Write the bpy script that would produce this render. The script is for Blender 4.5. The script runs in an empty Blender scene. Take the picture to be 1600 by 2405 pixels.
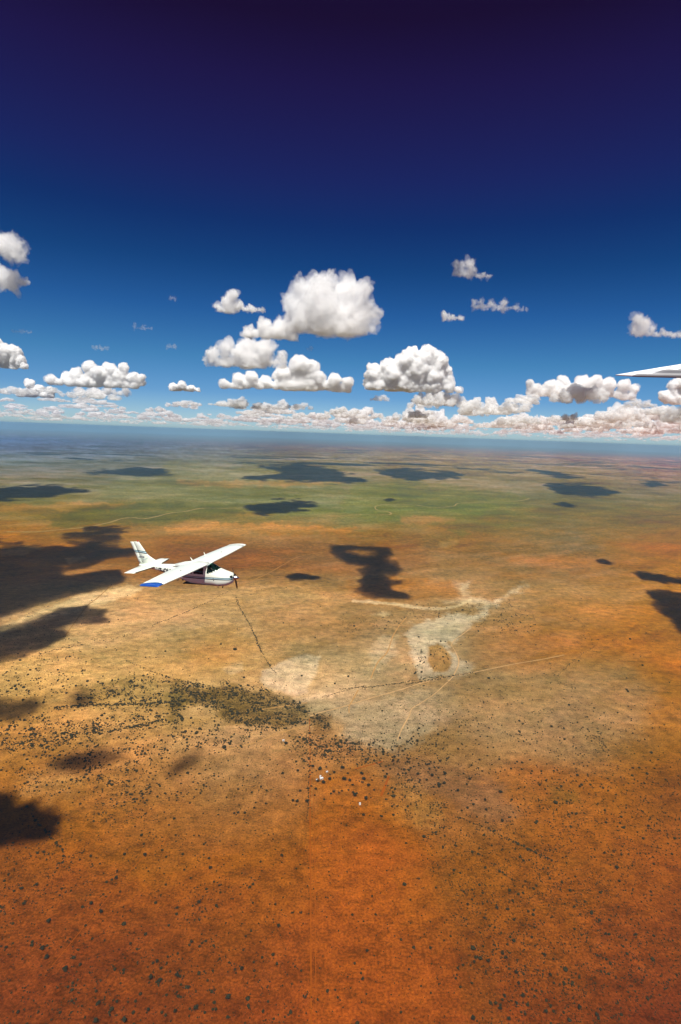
import bpy, bmesh, math, random
import numpy as np
from mathutils import Matrix, Vector

# ------------------------------------------------------------------ camera, sky, sun, exposure
sc = bpy.context.scene
COL = sc.collection
FPX, PW, PH = 1335.0, 1600.0, 2405.0          # focal length and size of the photograph in its own pixels
CAMH = 500.0                                  # metres above the plain
DIP = math.radians(0.5)
RE = 2 * CAMH / math.tan(DIP) ** 2            # radius of the curved ground
PITCH, ROLL = math.radians(7.8), math.radians(2.04)

cam_data = bpy.data.cameras.new('camera')
cam = bpy.data.objects.new('camera', cam_data)
COL.objects.link(cam)
sc.camera = cam
cam_data.sensor_fit = 'VERTICAL'
cam_data.sensor_height = 36.0
cam_data.lens = FPX / PH * 36.0
cam_data.clip_start = 0.1
cam_data.clip_end = 200000.0
CAMM = Matrix.Rotation(math.pi / 2 - PITCH, 3, 'X') @ Matrix.Rotation(ROLL, 3, 'Z')
cam.matrix_world = Matrix.Translation((0, 0, CAMH)) @ CAMM.to_4x4()

SUN_EL, SUN_AZ = math.radians(60), math.radians(6)      # behind the camera, a little to its left
SUN = np.array([-math.sin(SUN_AZ) * math.cos(SUN_EL), -math.cos(SUN_AZ) * math.cos(SUN_EL), math.sin(SUN_EL)])
sun_data = bpy.data.lights.new('sun', 'SUN')
sun_data.energy = 5.0
sun_data.angle = math.radians(0.53)
sun_data.color = (1.0, 0.96, 0.89)
sun = bpy.data.objects.new('sun', sun_data)
COL.objects.link(sun)
sun.rotation_euler = Vector(SUN).to_track_quat('Z', 'Y').to_euler()

world = bpy.data.worlds.new("World")
sc.world = world
world.use_nodes = True
wn, wl = world.node_tree.nodes, world.node_tree.links
bg = wn['Background']
bg.inputs['Strength'].default_value = 0.1
skyt = wn.new('ShaderNodeTexSky')
skyt.sky_type = 'NISHITA'
skyt.sun_disc = False
skyt.sun_elevation = SUN_EL
skyt.sun_rotation = math.atan2(SUN[0], SUN[1])
skyt.altitude = 1500
skyt.air_density = 1.0
skyt.dust_density = 0.6
# a polarising, deep high-altitude blue: the sky's colour filtered by elevation
tc = wn.new('ShaderNodeTexCoord')
sx = wn.new('ShaderNodeSeparateXYZ')
wl.new(tc.outputs['Generated'], sx.inputs[0])
mp = wn.new('ShaderNodeMapRange')
mp.inputs[1].default_value, mp.inputs[2].default_value = -0.05, 0.55
wl.new(sx.outputs['Z'], mp.inputs[0])
rp = wn.new('ShaderNodeValToRGB')
wl.new(mp.outputs[0], rp.inputs[0])
SKYRATIO = [(-0.6, (0.4061, 0.5686, 0.7716)), (1.2, (0.4003, 0.5683, 0.796)), (3.6, (0.2194, 0.4106, 0.6801)), (6.9, (0.1378, 0.3604, 0.5665)), (11.2, (0.0684, 0.2458, 0.4886)), (15.2, (0.0369, 0.1643, 0.366)), (18.9, (0.0355, 0.1076, 0.302)), (22.4, (0.0707, 0.0791, 0.2726)), (25.6, (0.0906, 0.0614, 0.2324)), (29.2, (0.1088, 0.0439, 0.1813)), (33.2, (0.0981, 0.0258, 0.1007))]
el = rp.color_ramp.elements
while len(el) > 1:
    el.remove(el[-1])
for i, (e, c) in enumerate(SKYRATIO):
    p = (math.sin(math.radians(e)) + 0.05) / 0.6
    q = el[0] if i == 0 else el.new(p)
    q.position = p
    q.color = (c[0], c[1], c[2], 1)
mul = wn.new('ShaderNodeMix')
mul.data_type = 'RGBA'
mul.blend_type = 'MULTIPLY'
mul.inputs['Factor'].default_value = 1.0
wl.new(skyt.outputs[0], mul.inputs['A'])
wl.new(rp.outputs[0], mul.inputs['B'])
wl.new(mul.outputs['Result'], bg.inputs['Color'])

sc.view_settings.view_transform = 'Standard'
sc.view_settings.look = 'None'
sc.view_settings.exposure = 0.3
sc.view_settings.gamma = 1.0
sc.cycles.use_denoising = True
sc.cycles.volume_bounces = 28
sc.cycles.max_bounces = 30
sc.cycles.transparent_max_bounces = 48
sc.cycles.use_adaptive_sampling = False
sc.cycles.sample_clamp_indirect = 6.0

# ------------------------------------------------------------------ helpers
U = 2405.0 / 2357.0                           # coordinates below are pixels of a 1568 x 2357 image

CM = np.array(CAMM)

def ray(u, v):
    u = np.asarray(u, float) * U
    v = np.asarray(v, float) * U
    d = np.stack([(u - PW / 2) / FPX, -(v - PH / 2) / FPX, -np.ones_like(u)], -1)
    d /= np.linalg.norm(d, axis=-1, keepdims=True)
    return d @ CM.T

def project(P):
    q = (np.asarray(P, float) - np.array([0, 0, CAMH])) @ CM
    return np.stack([PW / 2 + FPX * q[..., 0] / -q[..., 2], PH / 2 - FPX * q[..., 1] / -q[..., 2]], -1) / U

def gz(x, y):
    return np.sqrt(RE * RE - x * x - y * y) - RE

def ground_at(u, v):
    d = ray(u, v)
    o = np.array([0, 0, CAMH + RE])
    b = d @ o
    c = o @ o - RE * RE
    t = -b - np.sqrt(np.maximum(b * b - c, 0))
    return np.array([0, 0, CAMH]) + d * t[..., None]

def hash3(ix, iy, iz, s):
    h = (ix * 374761393 + iy * 668265263 + iz * 2147483647 + s * 1274126177) & 0xffffffff
    h = ((h ^ (h >> 13)) * 1274126177) & 0xffffffff
    return ((h ^ (h >> 16)) & 0xffffff) / float(0xffffff)

def vnoise3(P, s=0):
    i = np.floor(P)
    f = P - i
    w = f * f * f * (f * (f * 6 - 15) + 10)
    i = i.astype(np.int64)
    r = 0
    for a in (0, 1):
        for b in (0, 1):
            for c in (0, 1):
                g = (w[:, 0] if a else 1 - w[:, 0]) * (w[:, 1] if b else 1 - w[:, 1]) * (w[:, 2] if c else 1 - w[:, 2])
                r = r + g * hash3(i[:, 0] + a, i[:, 1] + b, i[:, 2] + c, s)
    return r * 2 - 1

def pnoise3(P, s=0):
    """gradient noise, about -1..1"""
    i = np.floor(P)
    f = P - i
    w = f * f * f * (f * (f * 6 - 15) + 10)
    i = i.astype(np.int64)
    r = 0
    for a in (0, 1):
        for b in (0, 1):
            for c in (0, 1):
                g = (w[:, 0] if a else 1 - w[:, 0]) * (w[:, 1] if b else 1 - w[:, 1]) * (w[:, 2] if c else 1 - w[:, 2])
                h = hash3(i[:, 0] + a, i[:, 1] + b, i[:, 2] + c, s)
                t = h * 6.2831853 * 37.0
                z = 2 * ((h * 1013.0) % 1.0) - 1
                q = np.sqrt(1 - z * z)
                r = r + g * (q * np.cos(t) * (f[:, 0] - a) + q * np.sin(t) * (f[:, 1] - b) + z * (f[:, 2] - c))
    return r * 1.6

def spun(P, k):
    """the same points turned another way for each octave"""
    return P @ np.array(Matrix.Rotation(1.1 + 1.7 * k, 3, Vector((.3 + k % 3, 1 - .4 * k, .7)).normalized())).T

def vnoise2(x, y, s=0):
    i = np.floor(x); j = np.floor(y)
    f = x - i; g = y - j
    f = f * f * f * (f * (f * 6 - 15) + 10); g = g * g * g * (g * (g * 6 - 15) + 10)
    i = i.astype(np.int64); j = j.astype(np.int64)
    z = np.zeros_like(i)
    return 2 * ((1 - f) * (1 - g) * hash3(i, j, z, s) + f * (1 - g) * hash3(i + 1, j, z, s)
                + (1 - f) * g * hash3(i, j + 1, z, s) + f * g * hash3(i + 1, j + 1, z, s)) - 1

def fbm2(x, y, s=0, octaves=4, gain=0.5):
    r = 0; a = 1.0; t = 0
    for k in range(octaves):
        c, sn = math.cos(0.6 * k + s), math.sin(0.6 * k + s)
        r = r + a * vnoise2((x * c - y * sn) * 2 ** k + 17.3 * k, (x * sn + y * c) * 2 ** k - 9.1 * k, s + k)
        t += a * a
        a *= gain
    return r / math.sqrt(t)

def seg_dist(px, py, pts, closed=False):
    d = np.full(px.shape, 1e9)
    n = len(pts)
    for k in range(n if closed else n - 1):
        ax, ay = pts[k]; bx, by = pts[(k + 1) % n]
        ex, ey = bx - ax, by - ay
        t = np.clip(((px - ax) * ex + (py - ay) * ey) / (ex * ex + ey * ey + 1e-9), 0, 1)
        d = np.minimum(d, (px - ax - t * ex) ** 2 + (py - ay - t * ey) ** 2)
    return np.sqrt(d)

def poly_sd(px, py, pts):
    """signed distance, positive inside"""
    d = seg_dist(px, py, pts, True)
    ins = np.zeros(px.shape, bool)
    n = len(pts)
    for k in range(n):
        ax, ay = pts[k]; bx, by = pts[(k + 1) % n]
        if ay == by:
            continue
        c = ((ay > py) != (by > py)) & (px < (bx - ax) * (py - ay) / (by - ay) + ax)
        ins ^= c
    return np.where(ins, d, -d)

def smooth(t, a, b):
    t = np.clip((t - a) / (b - a), 0, 1)
    return t * t * (3 - 2 * t)

def lin(c):
    c = np.asarray(c, float) / 255.0
    return np.where(c <= 0.04045, c / 12.92, ((c + 0.055) / 1.055) ** 2.4)

def new_obj(name, me, mat=None, parent=None):
    o = bpy.data.objects.new(name, me)
    COL.objects.link(o)
    if mat is not None:
        for m in (mat if isinstance(mat, (list, tuple)) else [mat]):
            me.materials.append(m)
    if parent is not None:
        o.parent = parent
    return o

def tag(o, label=None, cat=None, group=None, kind=None):
    for k, v in (('label', label), ('category', cat), ('group', group), ('kind', kind)):
        if v is not None:
            o[k] = v
    return o

def np_mesh(name, co, faces, smooth_shade=True):
    me = bpy.data.meshes.new(name)
    faces = np.asarray(faces, np.int32)
    me.vertices.add(len(co)); me.vertices.foreach_set('co', np.asarray(co, np.float32).ravel())
    n, k = faces.shape
    me.loops.add(n * k); me.loops.foreach_set('vertex_index', faces.ravel())
    me.polygons.add(n); me.polygons.foreach_set('loop_start', np.arange(0, n * k, k, dtype=np.int32))
    me.polygons.foreach_set('use_smooth', np.full(n, smooth_shade))
    me.update(calc_edges=True)
    return me

def bm_obj(name, bm, mat=None, parent=None, smooth_shade=True):
    me = bpy.data.meshes.new(name)
    bmesh.ops.recalc_face_normals(bm, faces=bm.faces)
    bm.to_mesh(me); bm.free()
    for p in me.polygons:
        p.use_smooth = smooth_shade
    return new_obj(name, me, mat, parent)

def material(name, color=(0.8, 0.8, 0.8), rough=0.5, metal=0.0, noise=0.0, nscale=8.0, coat=0.0):
    m = bpy.data.materials.new(name)
    m.use_nodes = True
    nt = m.node_tree
    b = nt.nodes['Principled BSDF']
    b.inputs['Base Color'].default_value = (*color, 1)
    b.inputs['Roughness'].default_value = rough
    b.inputs['Metallic'].default_value = metal
    if coat:
        b.inputs['Coat Weight'].default_value = coat
        b.inputs['Coat Roughness'].default_value = 0.08
    if noise:
        t = nt.nodes.new('ShaderNodeTexCoord')
        n = nt.nodes.new('ShaderNodeTexNoise')
        n.inputs['Scale'].default_value = nscale
        n.inputs['Detail'].default_value = 5
        nt.links.new(t.outputs['Object'], n.inputs['Vector'])
        r = nt.nodes.new('ShaderNodeMapRange')
        r.inputs[1].default_value, r.inputs[2].default_value = 0.3, 0.7
        r.inputs[3].default_value, r.inputs[4].default_value = 1 - noise, 1 + noise
        nt.links.new(n.outputs[0], r.inputs[0])
        x = nt.nodes.new('ShaderNodeMix'); x.data_type = 'RGBA'; x.blend_type = 'MULTIPLY'
        x.inputs['Factor'].default_value = 1
        x.inputs['A'].default_value = (*color, 1)
        nt.links.new(r.outputs[0], x.inputs['B'])
        nt.links.new(x.outputs['Result'], b.inputs['Base Color'])
    return m

# ------------------------------------------------------------------ the plain
# ground colours read off the image: how soil and cover look, by pixel
UC = [0, 260, 520, 784, 1050, 1310, 1568]
PIXEL_COLOURS = [
 (980, [(124,150,176)]*7),
 (1010, [(104,138,170),(108,138,166),(116,142,170),(120,146,172),(126,150,172),(132,156,178),(140,158,180)]),
 (1030, [(102,126,150),(104,128,150),(116,132,148),(128,138,150),(140,148,160),(148,152,168),(150,154,172)]),
 (1060, [(110,128,134),(112,126,132),(122,130,130),(132,134,130),(142,138,132),(150,144,148),(156,144,152)]),
 (1090, [(120,124,120),(120,124,118),(126,128,116),(138,132,120),(142,132,120),(146,136,124),(146,130,130)]),
 (1125, [(122,122,102),(122,122,102),(126,126,104),(132,128,106),(134,126,106),(136,128,114),(136,126,118)]),
 (1150, [(122,120,94),(120,118,94),(122,124,96),(124,124,98),(128,122,98),(132,124,106),(134,124,108)]),
 (1175, [(138,118,86),(118,112,80),(118,118,86),(112,120,86),(118,118,86),(128,116,90),(134,118,92)]),
 (1200, [(142,116,82),(118,106,78),(134,116,82),(126,120,88),(128,116,84),(130,112,88),(138,114,88)]),
 (1225, [(148,108,74),(150,112,76),(160,126,88),(148,120,84),(140,110,78),(136,112,84),(146,110,82)]),
 (1260, [(150,106,72),(146,102,70),(132,94,70),(134,104,76),(140,106,76),(148,114,82),(164,108,74)]),
 (1310, [(158,112,74),(150,104,70),(138,92,66),(148,110,76),(146,112,78),(148,112,80),(164,112,72)]),
 (1360, [(172,134,90),(168,130,86),(168,130,86),(166,126,82),(154,118,80),(152,114,76),(162,110,68)]),
 (1420, [(182,144,98),(182,142,96),(176,138,92),(158,122,82),(156,122,82),(158,112,70),(162,106,62)]),
 (1470, [(188,146,94),(190,146,94),(178,138,88),(146,116,80),(158,124,84),(166,110,68),(164,104,60)]),
 (1520, [(190,146,90),(192,146,90),(182,140,86),(176,140,94),(164,128,86),(160,110,66),(162,100,56)]),
 (1570, [(188,144,86),(190,146,88),(180,138,86),(184,150,104),(164,126,84),(148,112,72),(156,98,54)]),
 (1640, [(174,126,72),(184,136,80),(174,132,80),(166,138,98),(158,122,82),(142,112,78),(148,98,56)]),
 (1710, [(164,112,62),(180,130,76),(180,136,88),(162,118,74),(152,112,70),(144,108,70),(148,92,48)]),
 (1790, [(158,104,56),(168,114,64),(170,120,74),(160,104,58),(148,98,58),(148,92,52),(146,84,42)]),
 (1870, [(142,92,48),(150,96,52),(156,100,56),(160,96,50),(152,96,54),(148,90,48),(144,82,40)]),
 (1960, [(136,80,38),(142,84,42),(146,86,44),(158,88,42),(148,88,46),(144,84,44),(138,76,36)]),
 (2060, [(130,74,34),(136,76,34),(140,78,36),(156,84,38),(144,84,42),(142,80,40),(134,72,32)]),
 (2180, [(124,66,28),(128,68,28),(134,72,30),(150,76,32),(138,74,34),(138,76,34),(128,68,28)]),
 (2357, [(116,60,24),(122,62,25),(130,66,26),(144,70,26),(138,68,28),(130,66,26),(118,58,22)]),
]
SIG = 4.5e-5                                   # haze, per metre
HAZE_L = np.array([0.195, 0.38, 0.55])          # what endless haze looks like in the sun
LIGHT = np.array([1.36, 1.33, 1.30])            # light leaving a white patch of the plain

SV = np.array([r[0] for r in PIXEL_COLOURS], float)
ST = np.array([[lin(c) for c in r[1]] for r in PIXEL_COLOURS])

def pixel_colour(u, v):  # colour read off the image, blended between listed pixels
    u = np.clip(u, UC[0], UC[-1]); v = np.clip(v, SV[0], SV[-1])
    j = np.clip(np.searchsorted(SV, v) - 1, 0, len(SV) - 2)
    i = np.clip(np.searchsorted(UC, u) - 1, 0, len(UC) - 2)
    uc = np.array(UC, float)
    a = ((u - uc[i]) / (uc[i + 1] - uc[i]))[..., None]; b = ((v - SV[j]) / (SV[j + 1] - SV[j]))[..., None]
    a = a * a * (3 - 2 * a)
    return (ST[j, i] * (1 - a) + ST[j, i + 1] * a) * (1 - b) + (ST[j + 1, i] * (1 - a) + ST[j + 1, i + 1] * a) * b

def dehaze(Lp, dist):
    T = np.exp(-SIG * dist)[..., None]
    near = np.clip((Lp - HAZE_L * (1 - T)) / (np.maximum(T, 0.2) * LIGHT), 0.004, 0.75)
    w = smooth(T, .12, .45)
    return near * w + np.array([.13, .105, .066]) * (1 - w)

c1 = lambda pts: [(x * .5, 1176 + y * .5) for x, y in pts]            # points read off image enlargements, as image pixels
c2 = lambda pts: [(784 + x * .5, 1176 + y * .5) for x, y in pts]
c3 = lambda pts: [(x * .5, 1764 + y * .5) for x, y in pts]
c4 = lambda pts: [(784 + x * .5, 1764 + y * .5) for x, y in pts]
c5 = lambda pts: [(637 + x * .25, 1695.4 + y * .25) for x, y in pts]
c6 = lambda pts: [(392 + x * .3125, 1529 + y * .3125) for x, y in pts]
f1 = lambda pts: [(x * .5, 784 + y * .5) for x, y in pts]
f2 = lambda pts: [(784 + x * .5, 784 + y * .5) for x, y in pts]

# patches: outline, colour seen, strength, softness of the edge, raggedness
PATCH = [
 # bare pans and pale washes
 ([(598,1562),(605,1546),(632,1533),(650,1522),(700,1505),(737,1510),(725,1550),(705,1590),(680,1600),(640,1590),(610,1580)], (192,164,122), .85, 5, 5),
 ([(513,1540),(540,1527),(560,1525),(562,1545),(530,1552)], (200,160,108), .8, 4, 4),
 ([(410,1645),(420,1625),(445,1613),(500,1618),(515,1640),(470,1655),(420,1654)], (190,144,90), .85, 4, 4),
 (c2([(300,560),(330,510),(420,490),(560,480),(672,476),(640,500),(600,510),(605,540),(545,580),(515,620),(530,660),(550,690),(610,720),(600,745),(530,755),(440,765),(370,770),(355,720),(340,660),(305,610)]), (190,166,126), .8, 9, 14),
 (c2([(402,625),(450,605),(495,635),(515,690),(495,735),(430,742),(408,690)]), (156,114,66), .9, 5, 5),
 (c2([(180,580),(230,560),(270,600),(225,660),(160,740),(130,725),(140,690)]), (186,156,112), .7, 12, 16),
 (c2([(430,400),(500,410),(600,400),(595,430),(480,430)]), (196,166,122), .7, 9, 10),
 (c2([(140,478),(190,468),(225,475),(200,486)]), (205,172,120), .8, 5, 4),
 (c2([(460,140),(530,140),(520,160),(470,160)]), (188,150,98), .5, 10, 10),
 (c2([(520,330),(590,340),(580,400),(700,420),(860,330),(760,400),(700,440),(560,420)]), (198,168,124), .8, 10, 12),
 ([(770,1645),(860,1605),(1040,1578),(1065,1640),(980,1690),(900,1735),(800,1705)], (168,142,104), .75, 18, 14),
 ([(1270,1600),(1340,1555),(1440,1545),(1500,1600),(1480,1680),(1380,1700),(1290,1670)], (150,116,78), .5, 34, 26),
 ([(1000,1560),(1150,1545),(1260,1580),(1250,1680),(1120,1700),(1020,1660)], (150,116,76), .6, 40, 22),
 ([(890,1805),(960,1800),(1010,1850),(1020,1890),(960,1905),(905,1880)], (172,118,64), .7, 22, 18),
 ([(0,1445),(60,1415),(140,1385),(220,1362),(330,1348),(330,1362),(230,1392),(140,1416),(60,1440),(0,1465)], (210,172,118), .9, 5, 6),
 ([(0,1268),(70,1256),(100,1262),(40,1278),(0,1282)], (200,150,98), .8, 4, 5),
 ([(150,1286),(190,1280),(200,1286),(160,1296)], (205,160,110), .8, 3, 3),
 # the far green valley, and orange bars in it
 (f1([(560,640),(800,560),(1100,570),(1568,600),(1568,760),(1100,740),(700,760),(420,740)]), (120,126,96), .3, 12, 16),
 (f2([(0,690),(300,640),(600,690),(900,720),(700,800),(200,810),(0,820)]), (104,120,86), .4, 14, 16),
 (f2([(280,815),(400,808),(520,825),(400,842),(280,835)]), (172,126,90), .6, 5, 7),
 (f2([(500,870),(560,868),(600,890),(560,898)]), (120,112,76), .6, 4, 5),
 (f2([(480,830),(800,820),(880,850),(620,850)]), (126,116,84), .4, 10, 10),
 (f1([(0,760),(300,745),(620,748),(500,775),(120,778),(0,790)]), (164,128,92), .7, 4, 6),
 (f1([(820,650),(1140,645),(1400,655),(1568,640),(1568,660),(1200,672),(900,668)]), (162,132,102), .6, 4, 7),
 (f1([(380,770),(700,750),(1130,760),(1130,800),(760,830),(420,850),(200,862)]), (90,98,76), .65, 6, 8),
 ([(380,1212),(520,1205),(660,1204),(760,1212),(820,1222),(640,1232),(470,1232),(380,1226)], (186,134,86), .75, 4, 8),
 ([(700,1222),(780,1216),(860,1222),(780,1232)], (176,124,80), .5, 5, 6),
 # red and brown plain
 ([(330,1240),(560,1232),(800,1228),(960,1240),(1000,1300),(900,1330),(600,1320),(420,1300)], (130,90,66), .5, 22, 14),
 ([(780,1350),(930,1320),(1050,1340),(1080,1380),(960,1390),(850,1385)], (150,98,60), .6, 14, 12),
 ([(1240,1230),(1320,1222),(1360,1240),(1380,1280),(1300,1280)], (116,106,86), .5, 14, 14),
 ([(1180,1290),(1330,1268),(1480,1300),(1380,1310),(1250,1320)], (172,112,74), .5, 14, 12),
 ([(1080,1460),(1180,1440),(1300,1490),(1200,1540),(1090,1530)], (152,104,66), .5, 25, 16),
 ([(560,1400),(760,1390),(860,1430),(800,1480),(620,1490)], (150,112,70), .5, 30, 20),
 ([(430,1470),(560,1450),(600,1500),(500,1540),(420,1510)], (166,122,70), .4, 30, 20),
 # orange strip beyond the fence line and grey-brown ground at its right
 ([(715,1790),(800,1760),(880,1790),(930,1850),(985,1950),(1010,2060),(1050,2180),(1080,2357),(715,2357)], (160,84,36), .35, 30, 16),
 ([(1010,2060),(1060,2080),(1110,2120),(1140,2240),(1160,2357),(1075,2357),(1050,2180)], (128,74,40), .5, 14, 14),
 ([(990,1960),(1040,1990),(1060,2060),(1015,2090)], (134,82,46), .4, 18, 14),
 ([(870,1740),(1060,1760),(1160,1810),(1190,1880),(1120,1900),(1010,1830),(900,1790)], (130,92,64), .6, 24, 16),
 ([(1260,1800),(1330,1820),(1340,1850),(1270,1850)], (120,90,50), .5, 10, 10),
 ([(200,1960),(420,1850),(600,1800),(700,1850),(500,1950),(330,2040)], (152,96,54), .35, 40, 24),
 ([(60,1790),(150,1760),(210,1790),(120,1840),(50,1830)], (176,126,72), .6, 20, 14),
 # soil under the thickets
 (c6([(0,110),(150,150),(300,180),(450,150),(600,190),(720,200),(820,250),(1000,290),(1000,380),(940,450),(780,470),(450,430),(380,400),(370,340),(250,280),(100,290),(60,360),(0,400)]), (112,90,54), .62, 12, 14),
 (c6([(1040,390),(1180,380),(1190,500),(1040,525)]), (108,78,52), .6, 8, 10),
 ([(180,1580),(300,1565),(400,1580),(430,1630),(300,1650),(200,1620)], (120,102,62), .55, 25, 20),
]
WASH = [   # pale sandy washes and arcs: line, width, colour, strength
 (c2([(60,415),(230,425),(300,437),(400,450),(480,448),(540,438),(600,410)]), 3, (208,174,124), .75),
 ([(550,1345),(580,1335),(640,1318),(680,1298),(740,1274)], 3, (154,112,76), .4),
 ([(700,1613),(720,1603),(760,1600)], 5, (206,166,118), .6),
 (c1([(1010,395),(1150,375),(1250,380),(1400,390),(1500,405)]), 6, (190,146,94), .5),
 (c1([(0,330),(200,320),(400,330),(600,350),(900,358),(1040,360)]), 3, (190,146,96), .4),
]
# how thickly small bushes and tufts stand: outline, density, softness
THICKET = [
 (c6([(0,110),(150,150),(300,180),(450,150),(600,190),(720,200),(820,250),(1000,290),(1000,380),(940,450),(780,470),(450,430),(380,400),(370,340),(250,280),(100,290),(60,360),(0,400)]), 1.0, 8),
 (c6([(440,400),(640,340),(960,320),(960,450),(780,470),(450,440)]), .7, 8),
 (c6([(1035,380),(1160,360),(1180,500),(1040,530)]), .7, 6),
 (c6([(940,520),(1030,500),(1030,760),(960,720),(900,620)]), .75, 6),
 (c6([(0,430),(300,470),(640,480),(560,580),(250,620),(0,600)]), .42, 14),
 ([(170,1590),(300,1560),(430,1570),(420,1640),(300,1640),(190,1625)], .45, 14),
 ([(0,1690),(160,1665),(420,1635),(440,1660),(300,1690),(180,1712),(0,1730)], .55, 8),
 ([(110,1740),(300,1700),(420,1705),(330,1790),(150,1800)], .28, 18),
 (c2([(300,450),(520,440),(680,430),(800,410),(700,480),(560,480),(330,500)]), .4, 6),
 (c2([(0,470),(200,470),(280,500),(250,540),(60,560),(0,540)]), .35, 10),
 (c2([(700,440),(880,480),(900,560),(720,580)]), .3, 10),
 (c2([(330,620),(440,610),(500,680),(440,740),(350,740)]), .25, 8),
 (c5([(180,0),(560,0),(840,60),(840,230),(560,220),(320,190),(180,220)]), .75, 8),
 (c5([(1040,380),(1200,360),(1320,520),(1320,700),(1060,640)]), .5, 10),
 (c5([(860,10),(1568,0),(1568,480),(1200,340),(900,200)]), .16, 12),
 (c4([(210,40),(420,100),(540,240),(470,330),(360,270),(220,180)]), .45, 10),
 (c4([(420,300),(640,280),(1000,420),(1200,700),(1568,760),(1568,1186),(700,1186),(640,1000),(500,640)]), .30, 25),
 (c4([(900,60),(1568,60),(1568,720),(1200,700),(900,400),(700,260)]), .24, 25),
 (c4([(820,740),(960,840),(1320,1000),(1400,1186),(900,1186),(760,960)]), .22, 25),
 (c3([(0,350),(260,300),(420,420),(200,640),(0,640)]), .16, 25),
 (c3([(380,60),(680,60),(720,240),(450,260)]), .2, 20),
 (c3([(0,150),(100,0),(560,0),(560,110),(0,150)]), .25, 20),
 (c1([(0,700),(330,650),(420,760),(200,860),(0,880)]), .18, 14),
 (c1([(0,980),(240,940),(250,1060),(0,1080)]), .3, 10),
]
ROWS = [   # lines of bushes along creeks and old fences: line, spacing, spread, size
 (c1([(1085,395),(1110,460),(1150,520),(1180,590),(1205,650)]), 1.0, 1.1, 2.3),
 (c1([(1205,650),(1240,710),(1270,750)]), 2, .8, 1.8),
 (c1([(1050,370),(960,420),(860,465),(720,520)]), 2.2, .8, 2.1),
 (c1([(720,520),(600,570),(480,600),(420,590)]), 4, 2.5, 1.8),
 (c1([(240,540),(290,580),(380,615),(200,650)]), 3.5, 2, 2.0),
 (c1([(580,690),(700,740),(800,775),(870,790)]), 2.6, 1.5, 2.0),
 (c1([(250,915),(450,895),(650,890),(800,880),(860,870)]), 2.2, 1.6, 2.4),
 (c1([(250,905),(430,893)]), 2, 1.2, 2.6),
 (c1([(320,1030),(500,1015),(650,990),(760,960)]), 2.2, 2.5, 2.6),
 (c1([(900,640),(1050,625),(1180,605)]), 4, .8, 1.3),
 (c2([(1020,480),(1110,510),(1140,560),(1165,620)]), 3.0, 1.2, 1.7),
 (c2([(1165,625),(1100,670),(1040,720),(1000,760)]), 3.4, 1.4, 1.8),
 (c2([(1090,900),(1140,950),(1190,1030),(1215,1110)]), 3.2, 3, 1.9),
 (c2([(300,800),(440,775),(600,745)]), 2.0, 1.0, 2.2),
 (c2([(0,820),(150,810),(270,795),(400,770),(520,760)]), 2.4, 1.0, 2.0),
 (c2([(1430,120),(1440,170),(1510,230),(1568,240)]), 3, 1.0, 1.5),
 (c2([(960,160),(1130,185),(1250,235),(1350,280)]), 4, 1.6, 1.6),
 (c2([(600,590),(650,520),(690,470)]), 3.6, 2, 1.8),
 (c2([(920,400),(1010,450),(1080,500)]), 4, 2, 1.6),
 (c4([(530,230),(680,290),(860,380),(980,440)]), 3.5, 1.8, 1.9),
 (c4([(730,480),(800,530)]), 3.5, 1.0, 2.0),
 (c6([(780,270),(870,300),(960,290)]), 2.2, 1.0, 2.0),
 (c6([(1110,250),(1200,220),(1330,180),(1440,160)]), 2.6, .9, 1.6),
 (c3([(1425,0),(1422,60),(1420,140),(1415,240)]), 4, .7, 1.6),
 (c3([(150,230),(300,400),(270,470)]), 4, 2.5, 2.0),
 (c3([(560,60),(640,170)]), 4, 6, 2.2),
]

# the sheet itself: fine where the photograph looks, coarse round about
az = np.concatenate([np.radians(np.arange(-180, -44, 4.0)), np.radians(np.linspace(-43, 43, 960)), np.radians(np.arange(44, 180, 4.0))])
def horizon_ring():
    a = np.linspace(math.radians(0.62), math.radians(56), 860)     # angles below the horizontal
    rr = CAMH / np.tan(a)
    k = rr * rr / (2 * RE)
    for _ in range(60):
        k = rr * rr / (2 * RE)
        rr = np.minimum((CAMH + k) / np.tan(a), 62000)
    return rr
rr = np.unique(np.round(horizon_ring(), 2))
rr = rr[(rr < 61000)]
rr = np.concatenate([[20, 80, 160, 240], rr[rr > 290], [61500, 62500, 64000]])
AZ, RR = np.meshgrid(az, rr, indexing='ij')
GX, GY = np.sin(AZ) * RR, np.cos(AZ) * RR
na, nr = AZ.shape
GP = np.stack([GX, GY, gz(GX, GY)], -1).reshape(-1, 3)
centre = len(GP)
GP = np.vstack([GP, [[0, 0, 0]]])
idx = np.arange(na * nr).reshape(na, nr)
nxt = np.roll(idx, -1, axis=0)
quads = np.stack([idx[:, :-1], nxt[:, :-1], nxt[:, 1:], idx[:, 1:]], -1).reshape(-1, 4)
fan = np.stack([idx[:, 0], np.full(na, centre), np.full(na, centre), nxt[:, 0]], -1)
gm = bpy.data.meshes.new('ground')
loops = np.concatenate([quads[:, ::-1].ravel(), np.stack([nxt[:, 0], idx[:, 0], np.full(na, centre)], -1)[:, ::-1].ravel()]).astype(np.int32)
starts = np.concatenate([np.arange(len(quads)) * 4, len(quads) * 4 + np.arange(na) * 3]).astype(np.int32)
gm.vertices.add(len(GP)); gm.vertices.foreach_set('co', GP.astype(np.float32).ravel())
gm.loops.add(len(loops)); gm.loops.foreach_set('vertex_index', loops)
gm.polygons.add(len(starts)); gm.polygons.foreach_set('loop_start', starts)
gm.polygons.foreach_set('use_smooth', np.full(len(starts), True))
gm.update(calc_edges=True)

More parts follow.
